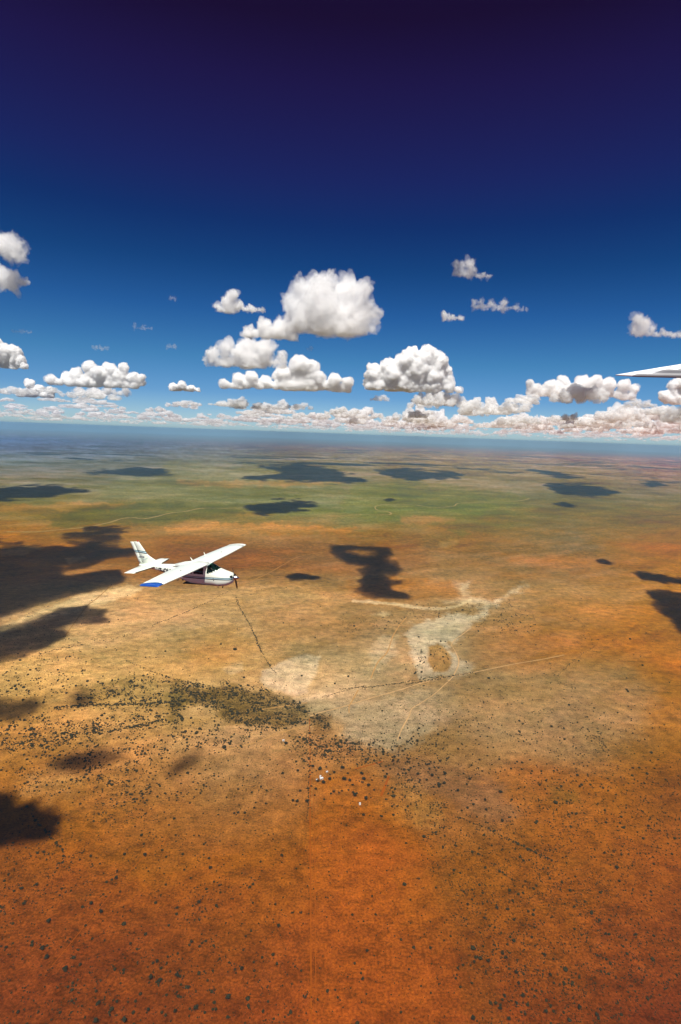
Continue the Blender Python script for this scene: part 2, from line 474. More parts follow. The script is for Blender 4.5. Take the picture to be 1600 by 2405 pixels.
def image_uv(P):
    """image pixel where the camera sees a place on the plain"""
    q = (P - np.array([0, 0, CAMH])) @ CM
    dz = np.maximum(-q[:, 2], 1.0)
    return (PW / 2 + FPX * q[:, 0] / dz) / U, (PH / 2 - FPX * q[:, 1] / dz) / U

gu, gv = image_uv(GP)
gu = np.clip(gu, -600, 2200); gv = np.clip(gv, 900, 2900)
gd = np.linalg.norm(GP - np.array([0, 0, CAMH]), axis=1)
mpp = gd * U / FPX                                                # metres to one image pixel
lx, ly = GP[:, 0], GP[:, 1]
# raggedness in ground metres, at a few sizes
def wander(s):
    big = fbm2(lx / 260, ly / 260, s, 4, .6)
    return big
w1, w2 = wander(1), wander(5)
wu = gu + np.clip(w1 * 60 / mpp, -40, 40); wv = gv + np.clip(w2 * 40 / mpp, -14, 14)
soil = pixel_colour(wu, wv)
fine = fbm2(gu / 14, gv / 9, 3, 4, .6)  # patch edge noise, in image pixels
fine2 = fbm2(gu / 40, gv / 22, 9, 4, .6)
for pts, colr, k, soft, rag in PATCH:
    a = np.array(pts)
    pad = soft * 2 + rag * 2
    sel = np.where((gu > a[:, 0].min() - pad) & (gu < a[:, 0].max() + pad) & (gv > a[:, 1].min() - pad) & (gv < a[:, 1].max() + pad))[0]
    if not len(sel):
        continue
    s = poly_sd(gu[sel], gv[sel], pts) + rag * (0.7 * fine2[sel] + 0.5 * fine[sel])
    m = (smooth(s, -soft, soft) * k)[:, None]
    soil[sel] = soil[sel] * (1 - m) + lin(colr) * m
for pts, wd, colr, k in WASH:
    a = np.array(pts)
    sel = np.where((gu > a[:, 0].min() - 20) & (gu < a[:, 0].max() + 20) & (gv > a[:, 1].min() - 20) & (gv < a[:, 1].max() + 20))[0]
    s = wd - seg_dist(gu[sel], gv[sel], pts) + wd * 0.8 * fine[sel]
    m = (smooth(s, -wd * .6, wd * .6) * k)[:, None]
    soil[sel] = soil[sel] * (1 - m) + lin(colr) * m
def thick_at(u, v):
    d = np.zeros(u.shape)
    for pts, k, soft in THICKET:
        s = poly_sd(u, v, pts)
        d = np.maximum(d, k * smooth(s, -soft * 1.5, soft))
    return d
tuft = np.zeros(len(gu))
sel = np.where((gv > 1340) & (gv < 2500) & (gu > -60) & (gu < 1640))[0]
tuft[sel] = thick_at(gu[sel], gv[sel])
# mottling of the soil: wind streaks and faint drainage, in ground metres
streak = fbm2((lx * .8 + ly * .6) / 150, (-lx * .6 + ly * .8) / 34, 21, 4, .6)
blot = fbm2(lx / 420, ly / 300, 31, 5, .6)
amp = np.clip(0.13 - (gv - 1600) / 9000, 0.06, 0.14)
mot = 1 + amp * (0.9 * streak + 0.8 * blot)
farband = smooth(gv, 1250, 1150) * smooth(gv, 1000, 1060)
bars = fbm2(lx / 900, ly / 620, 41, 6, .68)
mot *= 1 + farband * 0.22 * bars
patchy = fbm2(lx / 120 + 40, ly / 90, 51, 6, .7)
patchy2 = fbm2(lx / 300, ly / 260 + 9, 61, 6, .7)
midband = smooth(gv, 1180, 1260) * smooth(gv, 2100, 1500)
alb = dehaze(soil * mot[:, None], gd)
g_tint = farband * np.clip(bars * .5, -.5, .5)
alb[:, 0] *= 1 + .34 * g_tint
alb[:, 1] *= 1 + .05 * g_tint
# where thin green cover and bare sand trade places
cover = np.clip(patchy * .8 + .5 * patchy2, -1.2, 1.2) * (.35 + .65 * midband)
alb *= np.exp(cover[:, None] * np.array([.20, .13, .10]))
right_ = smooth(gu, 800, 1300)[:, None]
tan_ = (smooth(gv, 1290, 1400) * smooth(gv, 1800, 1640))[:, None]
alb *= np.array([.99, 1.05, 1.24]) * (1 + right_ * np.array([-.07, -.02, .03])) * (1.04 + .12 * tan_)
alb = np.minimum(alb, .75)
a = gm.color_attributes.new('soil', 'FLOAT_COLOR', 'POINT')
a.data.foreach_set('color', np.hstack([alb, np.ones((len(alb), 1))]).astype(np.float32).ravel())
a = gm.attributes.new('tuft', 'FLOAT', 'POINT')
a.data.foreach_set('value', tuft.astype(np.float32))

def nodes_of(m):
    m.use_nodes = True
    nt = m.node_tree
    def N(t, **kw):
        n = nt.nodes.new(t)
        for k, v in kw.items():
            if k.startswith('i_'):
                n.inputs[k[2:]].default_value = v
            elif k.startswith('n_'):
                n.inputs[int(k[2:])].default_value = v
            else:
                setattr(n, k, v)
        return n
    return nt, N, nt.links.new

mat_ground = bpy.data.materials.new('desert_soil')
nt, N, L = nodes_of(mat_ground)
bs = nt.nodes['Principled BSDF']
bs.inputs['Roughness'].default_value = 1.0
bs.inputs['Specular IOR Level'].default_value = 0.0
at = N('ShaderNodeAttribute', attribute_name='soil')
tu = N('ShaderNodeAttribute', attribute_name='tuft')
geo = N('ShaderNodeNewGeometry')
def noise(scale, detail, rough=.6, stretch=None):
    n = N('ShaderNodeTexNoise', i_Scale=scale, i_Detail=detail, i_Roughness=rough)
    if stretch:
        mpn = N('ShaderNodeMapping')
        mpn.inputs['Rotation'].default_value = (0, 0, stretch[0])
        mpn.inputs['Scale'].default_value = (1, stretch[1], 1)
        L(geo.outputs['Position'], mpn.inputs[0]); L(mpn.outputs[0], n.inputs['Vector'])
    else:
        L(geo.outputs['Position'], n.inputs['Vector'])
    return n.outputs[0]
def remap(src, a, b, c, d, clamp=True):
    r = N('ShaderNodeMapRange', n_1=a, n_2=b, n_3=c, n_4=d)
    r.clamp = clamp
    L(src, r.inputs[0])
    return r.outputs[0]
def math_(op, a, b):
    m = N('ShaderNodeMath', operation=op)
    for k, x in enumerate((a, b)):
        if isinstance(x, (int, float)):
            m.inputs[k].default_value = x
        else:
            L(x, m.inputs[k])
    return m.outputs[0]
def mixc(fac, A, B, mode='MIX'):
    x = N('ShaderNodeMix', data_type='RGBA', blend_type=mode)
    for nm, s in (('Factor', fac), ('A', A), ('B', B)):
        if isinstance(s, (int, float)):
            x.inputs[nm].default_value = s
        elif isinstance(s, tuple):
            x.inputs[nm].default_value = s
        else:
            L(s, x.inputs[nm])
    return x.outputs['Result']
n_fine = remap(noise(.4, 4, .75), .36, .64, .64, 1.36)
n_mid = remap(noise(.05, 6, .7), .34, .66, .66, 1.34)
n_str = remap(noise(.012, 6, .68, (0.9, 3.2)), .32, .68, .84, 1.16)
v = math_('MULTIPLY', math_('MULTIPLY', n_fine, n_mid), n_str)
base = mixc(1.0, at.outputs['Color'], v, 'MULTIPLY')
# broad drifts of bare pinkish sand and thin green cover, seen best far off
n_dr = noise(.0045, 8, .74)
tone = N('ShaderNodeValToRGB')
te_ = tone.color_ramp.elements
te_[0].position, te_[0].color = .36, (.72, .80, .74, 1)
te_[1].position, te_[1].color = .64, (1.36, 1.14, 1.16, 1)
q_ = te_.new(.5); q_.color = (1, 1, 1, 1)
L(n_dr, tone.inputs[0])
base = mixc(.7, base, tone.outputs[0], 'MULTIPLY')
# drier and greener cover drifting over the sand
n_cov = remap(noise(.009, 6, .7), .42, .66, 0, .45)
base = mixc(n_cov, base, mixc(1.0, base, (.72, .84, .90, 1), 'MULTIPLY'))
# smears of low scrub, darker than the sand, thicker in some drifts than in others
n_s1 = noise(.085, 6, .78, (.5, 1.9))
thr1 = remap(noise(.0055, 5, .65), .36, .64, .60, .49)
ds = N('ShaderNodeMath', operation='SUBTRACT'); L(n_s1, ds.inputs[0]); L(thr1, ds.inputs[1])
base = mixc(remap(ds.outputs[0], 0, .05, 0, .75), base, mixc(1.0, base, (.56, .62, .56, 1), 'MULTIPLY'))
n_s2 = noise(.028, 6, .75, (-.4, 2.6))
thr2 = remap(noise(.0021, 4, .6), .36, .64, .62, .50)
ds2 = N('ShaderNodeMath', operation='SUBTRACT'); L(n_s2, ds2.inputs[0]); L(thr2, ds2.inputs[1])
base = mixc(remap(ds2.outputs[0], 0, .06, 0, .6), base, mixc(1.0, base, (.62, .70, .66, 1), 'MULTIPLY'))
# low dry grass and dark tufts as specks on the soil, thicker where bushes stand thick
sp = noise(.42, 3, .75)
sp2 = noise(.11, 4, .7)
thr = remap(tu.outputs['Fac'], 0, 1, .612, .475)
spk = N('ShaderNodeMath', operation='SUBTRACT'); L(math_('ADD', math_('MULTIPLY', sp, .62), math_('MULTIPLY', sp2, .38)), spk.inputs[0]); L(thr, spk.inputs[1])
mask = remap(spk.outputs[0], 0.0, .05, 0, .85)
base = mixc(mask, base, mixc(1.0, base, (.36, .34, .34, 1), 'MULTIPLY'))
L(base, bs.inputs['Base Color'])
ground = new_obj('ground', gm, mat_ground)
tag(ground, 'orange and tan semi-desert plain stretching to a green far valley', 'ground', kind='structure')

# tracks, creeks: ribbons a hand's breadth proud of the sheet
def densify(pts, step):
    out = []
    for (ax, ay), (bx, by) in zip(pts[:-1], pts[1:]):
        n = max(1, int(math.hypot(bx - ax, by - ay) / step))
        for k in range(n):
            out.append((ax + (bx - ax) * k / n, ay + (by - ay) * k / n))
    out.append(pts[-1])
    return out
def spline(pts, step=3):
    p = [pts[0]] + list(pts) + [pts[-1]]
    out = []
    for k in range(1, len(p) - 2):
        a, b, c, d = (np.array(q, float) for q in p[k - 1:k + 3])
        n = max(2, int(np.linalg.norm(c - b) / step))
        for t in np.arange(n) / n:
            out.append(tuple(.5 * (2 * b + (c - a) * t + (2 * a - 5 * b + 4 * c - d) * t * t + (3 * b - a - 3 * c + d) * t ** 3)))
    out.append(tuple(p[-1]))
    return out
def ribbon(name, pts, width, mat, label, cat, wob=.25, seed=0):
    rnd = np.random.RandomState(seed)
    q = np.array(spline(pts))
    P = ground_at(q[:, 0], q[:, 1])
    t = np.gradient(P[:, :2], axis=0)
    t /= np.linalg.norm(t, axis=1, keepdims=True) + 1e-9
    nrm = np.stack([-t[:, 1], t[:, 0]], -1)
    n = len(P)
    ww = width * .5 * (1 + wob * np.interp(np.arange(n), np.arange(0, n + 4, 3), rnd.uniform(-1, 1, len(np.arange(0, n + 4, 3)))))
    rows = []
    for s in (-1, -.33, .33, 1):
        xy = P[:, :2] + nrm * (ww * s)[:, None]
        rows.append(np.stack([xy[:, 0], xy[:, 1], gz(xy[:, 0], xy[:, 1]) + .25], -1))
    co = np.concatenate(rows)
    f = []
    for r in range(3):
        i = np.arange(n - 1)
        f.append(np.stack([r * n + i, r * n + i + 1, (r + 1) * n + i + 1, (r + 1) * n + i], -1))
    me = np_mesh(name, co, np.concatenate(f))
    o = new_obj(name, me, mat)
    return tag(o, label, cat, kind='structure')
def dirt(name, seen, dist):
    c = dehaze(lin(seen)[None], np.array([dist]))[0]
    m = material(name, tuple(c), 1.0, 0, .18, .06)
    m.node_tree.nodes['Principled BSDF'].inputs['Specular IOR Level'].default_value = 0
    return m
d_road, d_track, d_faint, d_orange = dirt('pale_dust', (198,160,114), 1200), dirt('tan_dust', (190,144,90), 1000), dirt('faint_dust', (164,124,80), 1800), dirt('orange_dust', (156,84,38), 750)
d_river, d_creek = dirt('river_sand', (158,142,106), 3000), dirt('creek_bed', (84,84,60), 3000)
ribbon('dirt_road', [(714,1649),(740,1640)] + c2([(0,905),(130,865),(270,825),(400,785),(520,760),(620,742),(800,705),(920,685),(1030,663)]), 3.0, d_road, 'long pale dirt road running straight past the white pan', 'road', seed=1)
ribbon('dirt_track', c2([(520,762),(480,800),(430,845),(370,885),(330,910),(315,945),(290,990),(275,1020),(262,1060)]), 2.2, d_road, 'pale track bending down from the dirt road', 'track', seed=2)
ribbon('dirt_track', c2([(520,760),(545,700),(530,650),(512,620),(525,595),(560,570),(600,540)]), 2.4, d_road, 'pale track curling over the white pan', 'track', seed=3)
ribbon('dirt_track', c2([(305,490),(270,530),(240,580),(215,650),(170,700),(140,770)]), 2.6, d_track, 'sandy track running down between pale patches', 'track', seed=4)
ribbon('dirt_track', [(500,1731),(575,1713),(650,1686),(715,1668)], 2.4, d_track, 'tan track below the dark thicket', 'track', seed=5)
ribbon('dirt_track', c6([(630,350),(700,330),(830,310),(940,290),(1010,285)]), 2.4, d_track, 'sandy track through the dark thicket', 'track', seed=6)
ribbon('dirt_track', c1([(500,355),(450,400),(400,440),(340,520),(300,575)]), 2.5, d_faint, 'thin track crossing the cloud shadow', 'track', seed=7)
ribbon('dirt_track', c6([(1385,190),(1335,280),(1318,310),(1318,360)]), 2.0, d_track, 'short track joining the dirt road', 'track', seed=8)
ribbon('fence_track', [(713,1655),(714,1760),(714,1900),(715,2060),(716,2220),(717,2357)], 1.3, d_orange, 'straight faint orange track down the plain', 'track', seed=9)
ribbon('fence_track', [(722,1820),(724,1960),(726,2120),(728,2357)], 0.7, d_orange, 'second faint orange track beside the straight one', 'track', seed=10)
ribbon('fence_track', c3([(780,330),(640,440),(460,650),(330,810),(230,930)]), 0.7, d_orange, 'faint orange track slanting over the plain', 'track', seed=11)
ribbon('fence_track', c5([(720,300),(860,262),(985,228)]), 2.2, d_orange, 'orange track above the farmstead trees', 'track', seed=12)
ribbon('fence_track', c5([(1035,365),(1000,450),(960,550)]), 3.0, d_orange, 'orange track right of the farmstead trees', 'track', seed=13)
ribbon('dry_riverbed', f1([(30,880),(170,880),(300,868),(400,858),(500,838),(560,820),(610,815),(660,820),(720,810),(780,795),(860,785),(930,772),(1040,772),(1130,770)]), 14, d_river, 'pale dry riverbed winding along the green valley', 'riverbed', .5, 14)
ribbon('dry_riverbed', f2([(0,805),(100,800),(170,802),(230,800),(225,790),(170,780),(160,765),(190,755)]), 11, d_river, 'pale hooked bend of riverbed in the green valley', 'riverbed', .4, 15)
ribbon('dry_riverbed', f2([(190,755),(330,755),(420,768),(520,762),(540,750),(640,745),(750,742),(820,738),(870,728)]), 12, d_river, 'pale riverbed meandering at the far green side', 'riverbed', .5, 16)
ribbon('dry_creek', f2([(650,805),(800,800),(1000,803),(1200,812),(1400,808),(1568,800)]), 10, d_creek, 'dark bushy creek line crossing the far plain', 'creek', .6, 17)
ribbon('dirt_track', c1([(1090,352),(1230,290),(1300,250),(1380,210),(1500,188)]), 3.5, d_faint, 'faint track across the red plain', 'track', .4, 18)

# ------------------------------------------------------------------ clouds
def cloud_mat(name, density, skin=.10):
    m = bpy.data.materials.new(name)
    m.use_nodes = True
    t = m.node_tree
    t.nodes.clear()
    out = t.nodes.new('ShaderNodeOutputMaterial')
    vol = t.nodes.new('ShaderNodeVolumeScatter')
    vol.inputs['Color'].default_value = (1, 1, 1, 1)
    vol.inputs['Density'].default_value = density
    vol.inputs['Anisotropy'].default_value = 0.2
    t.links.new(vol.outputs[0], out.inputs['Volume'])
    d = t.nodes.new('ShaderNodeBsdfDiffuse'); d.inputs[0].default_value = (.9, .9, .9, 1)
    c = t.nodes.new('ShaderNodeBsdfTransparent')
    x = t.nodes.new('ShaderNodeMixShader'); x.inputs[0].default_value = skin
    t.links.new(c.outputs[0], x.inputs[1]); t.links.new(d.outputs[0], x.inputs[2])
    t.links.new(x.outputs[0], out.inputs['Surface'])
    return m

def puff_mesh(name, balls, width, vox, base=None, seed=0, rough=1.0):
    """one closed billowing mesh round a set of balls (metres, about the origin)"""
    bm = bmesh.new()
    for x, y, z, r in balls:
        bmesh.ops.create_icosphere(bm, subdivisions=3, radius=r, matrix=Matrix.Translation((x, y, z)))
    me = bpy.data.meshes.new('t'); bm.to_mesh(me); bm.free()
    o = bpy.data.objects.new('t', me); COL.objects.link(o)
    md = o.modifiers.new('r', 'REMESH'); md.mode = 'VOXEL'; md.voxel_size = vox; md.use_smooth_shade = True
    sm_ = o.modifiers.new('s', 'SMOOTH'); sm_.factor = .6; sm_.iterations = 5
    dg = bpy.context.evaluated_depsgraph_get()
    out = bpy.data.meshes.new_from_object(o.evaluated_get(dg))
    bpy.data.objects.remove(o); bpy.data.meshes.remove(me)
    out.name = name
    n = len(out.vertices)
    co = np.empty(n * 3); out.vertices.foreach_get('co', co); co = co.reshape(-1, 3)
    no = np.empty(n * 3); out.vertices.foreach_get('normal', no); no = no.reshape(-1, 3)
    s = np.percentile([b[3] for b in balls], 70)
    d = 0; a = .42 * s * rough; fq = .55 / s
    for k in range(6):
        d = d + a * (-.75 + 2.4 * np.abs(pnoise3(spun(co, k) * fq + seed * 7.13 + k * 3.37, k)))
        a *= .60; fq *= 1.95
    w = np.stack([pnoise3(spun(co, q) * (.45 / s) + 31 * (q + 1) + seed, 9 + q) for q in range(3)], -1) * s * .55 * rough
    co = co + no * (d + .06 * s)[:, None] + w
    if base is not None:
        low = co[:, 2] < base
        co[low, 2] = base + (co[low, 2] - base) * .28
    out.vertices.foreach_set('co', co.ravel()); out.update()
    return out

rng = random.Random(11)
def cloud(lobes, dist, label, group=None, dens=1.0, flat=True, rough=1.0, seed=0, skin=.10, name='cumulus_cloud', bridge=True, heart=True):
    L_ = np.array(lobes, float)
    d = ray(L_[:, 0], L_[:, 1])
    P = np.array([0, 0, CAMH]) + d * (dist / d[:, 1])[:, None]
    R_ = L_[:, 2] * U / FPX * np.linalg.norm(P - [0, 0, CAMH], axis=1)
    c = P.mean(0)
    base = (P[:, 2] - R_ * .8).min()
    width = (P[:, 0] + R_).max() - (P[:, 0] - R_).min()
    org = np.array([c[0], c[1], base])
    balls = []
    for p, r in zip(P, R_):
        q = p - org
        y0 = rng.uniform(-.3, .3) * min(width * .25, 1.5 * r)
        balls.append((q[0], q[1] + y0, q[2], r * (.98 if dens >= 1.5 else .86)))
        for k in range(9 if dens >= 1.5 else (7 if r > .05 * width else 4)):
            t, e = rng.uniform(0, 2 * math.pi), rng.uniform(-.35, 1.2)
            s_ = r * rng.uniform(.26, .58)
            rr_ = r * 1.02 - s_ * rng.uniform(.55, .95)
            balls.append((q[0] + rr_ * math.cos(t) * math.cos(e), q[1] + y0 + rr_ * math.sin(t) * math.cos(e), q[2] + rr_ * math.sin(e), s_))
    if bridge:
        for p, r in zip(P, R_):                       # fill down towards the flat base
            q = p - org
            zz = q[2] - r * .9
            while zz > R_.mean() * .5:
                balls.append((q[0] + rng.uniform(-.2, .2) * r, q[1], zz, r * .8)); zz -= r * .8
        order = np.argsort(P[:, 0])
        for i_, j_ in zip(order[:-1], order[1:]):
            a_, b_ = P[i_] - org, P[j_] - org
            for f_ in (.33, .66):
                m_ = a_ * (1 - f_) + b_ * f_
                balls.append((m_[0], m_[1], min(m_[2], R_.mean() * .8), min(R_[i_], R_[j_]) * .75))
    vox = max(width / 150, R_.min() * .12)
    base_z = 0.10 * R_.mean() if flat else None
    unit = dens * 11.0 / width * float(np.clip(width / (4.5 * np.median(R_)), .8, 2.0))
    crisp = dens >= 1.5
    me = puff_mesh(name, [(x, y, z, r * (1.03 if crisp else 1.10)) for x, y, z, r in balls], width, vox, base_z, seed, rough * (.62 if crisp else 1.4))
    o = new_obj(name, me, cloud_mat('cloud_vapour', unit * (.4 if crisp else .28), .05 if crisp else (.015 if dens < .7 else .03)))
    o.location = org
    if heart:
        for sc_, dn in ((.97, .9 if crisp else .38), (.82, .7)):
            me = puff_mesh('cloud_core', [(x, y, z, r * sc_) for x, y, z, r in balls], width, vox, base_z * 1.5 if flat else None, seed + (31 if sc_ < .9 else 0), rough * (.58 if crisp else 1.1))
            h_ = new_obj('cloud_core', me, cloud_mat('cloud_vapour', unit * dn, .14 if crisp and sc_ > .9 else .02), o)
    return tag(o, label, 'cloud', group)

CLOUDS = [
 ([(700,665,26),(745,655,30),(800,668,32),(836,668,22),(690,700,36),(735,708,44),(790,715,44),(836,708,26),(858,690,9),(862,722,10),(668,715,18),(760,750,24),(712,742,20),(856,766,9),(845,742,12),(800,758,10),(775,764,8)], 8300, 'largest grey-white cloud high above the centre of the horizon', .75, 1.0),
 ([(535,683,14),(524,698,16),(550,704,12),(505,711,9),(580,711,9),(605,714,7),(540,712,10)], 7800, 'small peaked cloud left of the largest grey cloud', .8, 1.0),
 ([(572,758,12),(608,752,17),(648,756,21),(678,748,14),(632,770,14),(600,766,12)], 8300, 'lumpy cloud tucked under the lower left of the largest cloud', 1.0, 1.0),
 ([(490,814,14),(522,800,17),(570,796,23),(610,805,22),(650,820,12),(592,822,16),(545,816,16),(474,822,7),(588,838,12)], 9800, 'wide white cloud between the lumpy cloud and the horizon bank', 1.3, 1.0),
 ([(515,885,12),(550,874,15),(580,867,14),(612,880,15),(650,862,21),(690,842,23),(718,848,19),(735,870,15),(700,880,16),(640,886,12),(770,876,15),(800,882,13),(750,888,11),(540,888,9)], 10800, 'long heaped cloud with a bright dome on the horizon bank', 2.6, 1.0),
 ([(950,822,20),(988,818,20),(925,852,26),(962,852,28),(900,866,24),(1000,846,22),(860,862,22),(895,847,21),(935,836,24),(980,830,24),(1012,832,18),(1030,856,12),(1000,864,24),(955,874,24),(905,882,18),(870,888,14),(1035,890,12),(1058,897,7),(985,890,13),(850,880,12)], 9600, 'brightest towering white cloud, right of the centre', 3.0, 1.0),
 ([(118,875,10),(150,871,12),(175,862,14),(205,846,14),(230,862,16),(245,842,8),(257,850,11),(285,846,11),(275,866,15),(310,872,14),(328,868,8),(200,880,13),(250,884,11)], 9400, 'white cloud with several small turrets at the left', 2.4, 1.0),
 ([(180,900,10),(215,902,11),(250,900,11),(290,898,9)], 10500, 'flat grey cloud just under the turreted cloud', .9, .9),
 ([(70,884,10),(90,896,9),(115,901,9),(50,906,9),(75,900,8)], 10500, 'small lumpy cloud left below the turreted cloud', 1.6, 1.0),
 ([(400,892,10),(420,888,10),(440,894,8),(457,898,5)], 11000, 'small lone round-topped cloud between two big ones', 2.0, 1.0),
 ([(8,562,24),(36,568,15),(18,584,14),(52,560,7),(22,545,9)], 7000, 'ragged grey cloud at the left edge, topmost of three', .55, 1.3),
 ([(2,638,20),(28,642,14),(52,650,9),(20,655,10),(40,660,7)], 7300, 'ragged grey cloud at the left edge, middle of three', .6, 1.3),
 ([(3,815,24),(30,812,14),(42,830,13),(58,843,7),(15,838,12)], 8600, 'white cloud at the left edge, lowest of three', 2.0, 1.0),
 ([(1050,608,7),(1064,612,9),(1082,610,11),(1092,624,7),(1114,634,6),(1128,636,4)], 7300, 'thin torn wisp of cloud, highest at the right', .35, 1.6),
 ([(1092,695,6),(1108,698,7),(1130,702,8),(1160,700,9),(1188,708,6),(1212,713,4)], 7500, 'long thin flat cloud under the highest right wisp', .4, 1.4),
 ([(1022,725,8),(1042,731,7),(1062,733,6)], 7900, 'short soft cloud puff beside the long thin cloud', .45, 1.3),
 ([(1465,738,11),(1484,744,13),(1500,757,8),(1525,767,7),(1550,771,7),(1570,770,7)], 8000, 'soft trailing cloud high at the right edge', .5, 1.3),
 ([(1235,895,12),(1220,882,8),(1268,894,17),(1300,880,15),(1340,884,17),(1370,880,15),(1400,885,15),(1435,888,13),(1460,895,10),(1320,898,15),(1380,902,13),(1428,903,9),(1272,905,13)], 11800, 'broad grey-based cloud beneath the metal wing tip', 1.5, 1.0),
 ([(1555,887,13),(1575,880,18),(1530,912,12),(1560,915,14),(1580,920,14)], 12000, 'white cloud cut by the right edge under the wing', 1.8, 1.0),
]
for i, (lobes, dist, label, dens, rough) in enumerate(CLOUDS):
    cloud(lobes, dist, label, None, dens, rough < 1.3, rough, i + 1, .06 + .06 * dens if dens > .7 else .03)
for i, (lobes, dist, where) in enumerate([([(30,762,3),(50,763,4),(72,764,3)], 3600, 'far left, near the lowest edge cloud'), ([(218,799,3),(232,801,5),(246,802,4)], 5000, 'left, above the turreted cloud'),
        ([(310,747,3),(330,752,4),(348,757,3)], 4000, 'left of centre, alone in the blue'), ([(708,804,3),(716,801,4)], 6000, 'centre, just above the long heaped cloud'), ([(388,797,4),(402,798,5)], 5200, 'left of the wide white cloud'), ([(393,686,4),(404,687,3)], 3400, 'left of the small peaked cloud')]):
    cloud(lobes, dist, 'faint tiny shred of cloud ' + where, 'tiny shreds of cloud', .22, False, 1.5, 40 + i, .02, 'cloud_shred', True, False)

# the far bank: a field of fair-weather clouds running out over the horizon
def bank_variant(seed):
    r = random.Random(seed)
    balls = []
    for k in range(r.randint(11, 17)):
        x = r.uniform(-.5, .5)
        z = r.uniform(0, .20) * (1 - abs(x) * 1.3)
        q = r.uniform(.08, .16) * (1 - .6 * abs(x))
        balls.append((x, r.uniform(-.22, .22), z + q * .5, q))
    return puff_mesh('cumulus_cloud', balls, 1.0, .018, .03, seed, .9)
variants = []
m_bank = cloud_mat('bank_vapour', .012, .14)
for k in range(7):
    me = bank_variant(100 + k)
    me.materials.append(m_bank)
    variants.append(me)
r = random.Random(5)
GB = 'clouds of the far bank along the horizon'
n_bank = 0
def bank_cloud(d, a, s, alt, sz, lab, grp):
    x, y = d * math.sin(a), d * math.cos(a)
    o = bpy.data.objects.new('bank_cloud', r.choice(variants))
    COL.objects.link(o)
    o.location = (x, y, gz(x, y) + alt)
    o.rotation_euler = (0, 0, r.uniform(0, 6.283))
    o.scale = (s, s, s * sz)
    tag(o, lab, 'cloud', grp)
for k in range(520):
    u01 = r.random()
    d = r.choice((r.uniform(8500, 15000), r.uniform(13000, 22000), r.uniform(17000, 30000)))
    a = r.uniform(-.66, .66)
    near = d < 14000
    if near and r.random() < .5:
        continue
    right = smooth(np.array(a), -.25, .15)
    if r.random() > .55 + .45 * float(right):
        continue
    s = (r.uniform(300, 900) if near else r.uniform(350, 1300)) * (.72 + .25 * float(right))
    alt = 850 + r.uniform(-60, 190)
    bank_cloud(d, a, s, alt, r.uniform(.5, 1.0) * (.7 + .4 * float(right)),
               'white flat-based cloud in the nearer row of the horizon bank' if near else 'small cloud low in the far hazy bank on the horizon',
               'nearer clouds of the horizon bank' if near else GB)

# beyond them the bank runs on as one mass of little clouds, too many to tell apart
def small_puff(seed):
    r_ = random.Random(seed)
    balls = []
    for k in range(8):
        x = r_.uniform(-.5, .5); q = r_.uniform(.08, .15) * (1 - .6 * abs(x))
        balls.append((x, r_.uniform(-.2, .2), r_.uniform(0, .16) * (1 - abs(x)) + q * .5, q))
    me = puff_mesh('t', balls, 1.0, .045, .03, seed, .8)
    me.calc_loop_triangles()
    co = np.empty(len(me.vertices) * 3); me.vertices.foreach_get('co', co)
    tr = np.empty(len(me.loop_triangles) * 3, np.int32); me.loop_triangles.foreach_get('vertices', tr)
    bpy.data.meshes.remove(me)
    return co.reshape(-1, 3), tr.reshape(-1, 3)
small = [small_puff(500 + k) for k in range(5)]
VV, FF, off = [], [], 0
for k in range(520):
    d = r.uniform(24000, 52000); a = r.uniform(-.66, .66)
    s_ = r.uniform(500, 1500); g_ = r.uniform(0, 6.283)
    co, tr = small[k % 5]
    x0, y0 = d * math.sin(a), d * math.cos(a)
    z0 = gz(x0, y0) + 850 + r.uniform(-60, 160)
    X = (co[:, 0] * math.cos(g_) - co[:, 1] * math.sin(g_)) * s_ + x0
    Y = (co[:, 0] * math.sin(g_) + co[:, 1] * math.cos(g_)) * s_ + y0
    VV.append(np.stack([X, Y, co[:, 2] * s_ * .55 + z0], -1)); FF.append(tr + off); off += len(co)
far_bank = new_obj('clouds', np_mesh('clouds', np.vstack(VV), np.vstack(FF)), cloud_mat('far_vapour', .006, .10))
tag(far_bank, 'mass of tiny pale clouds thinning out along the far horizon', 'clouds', None, 'stuff')

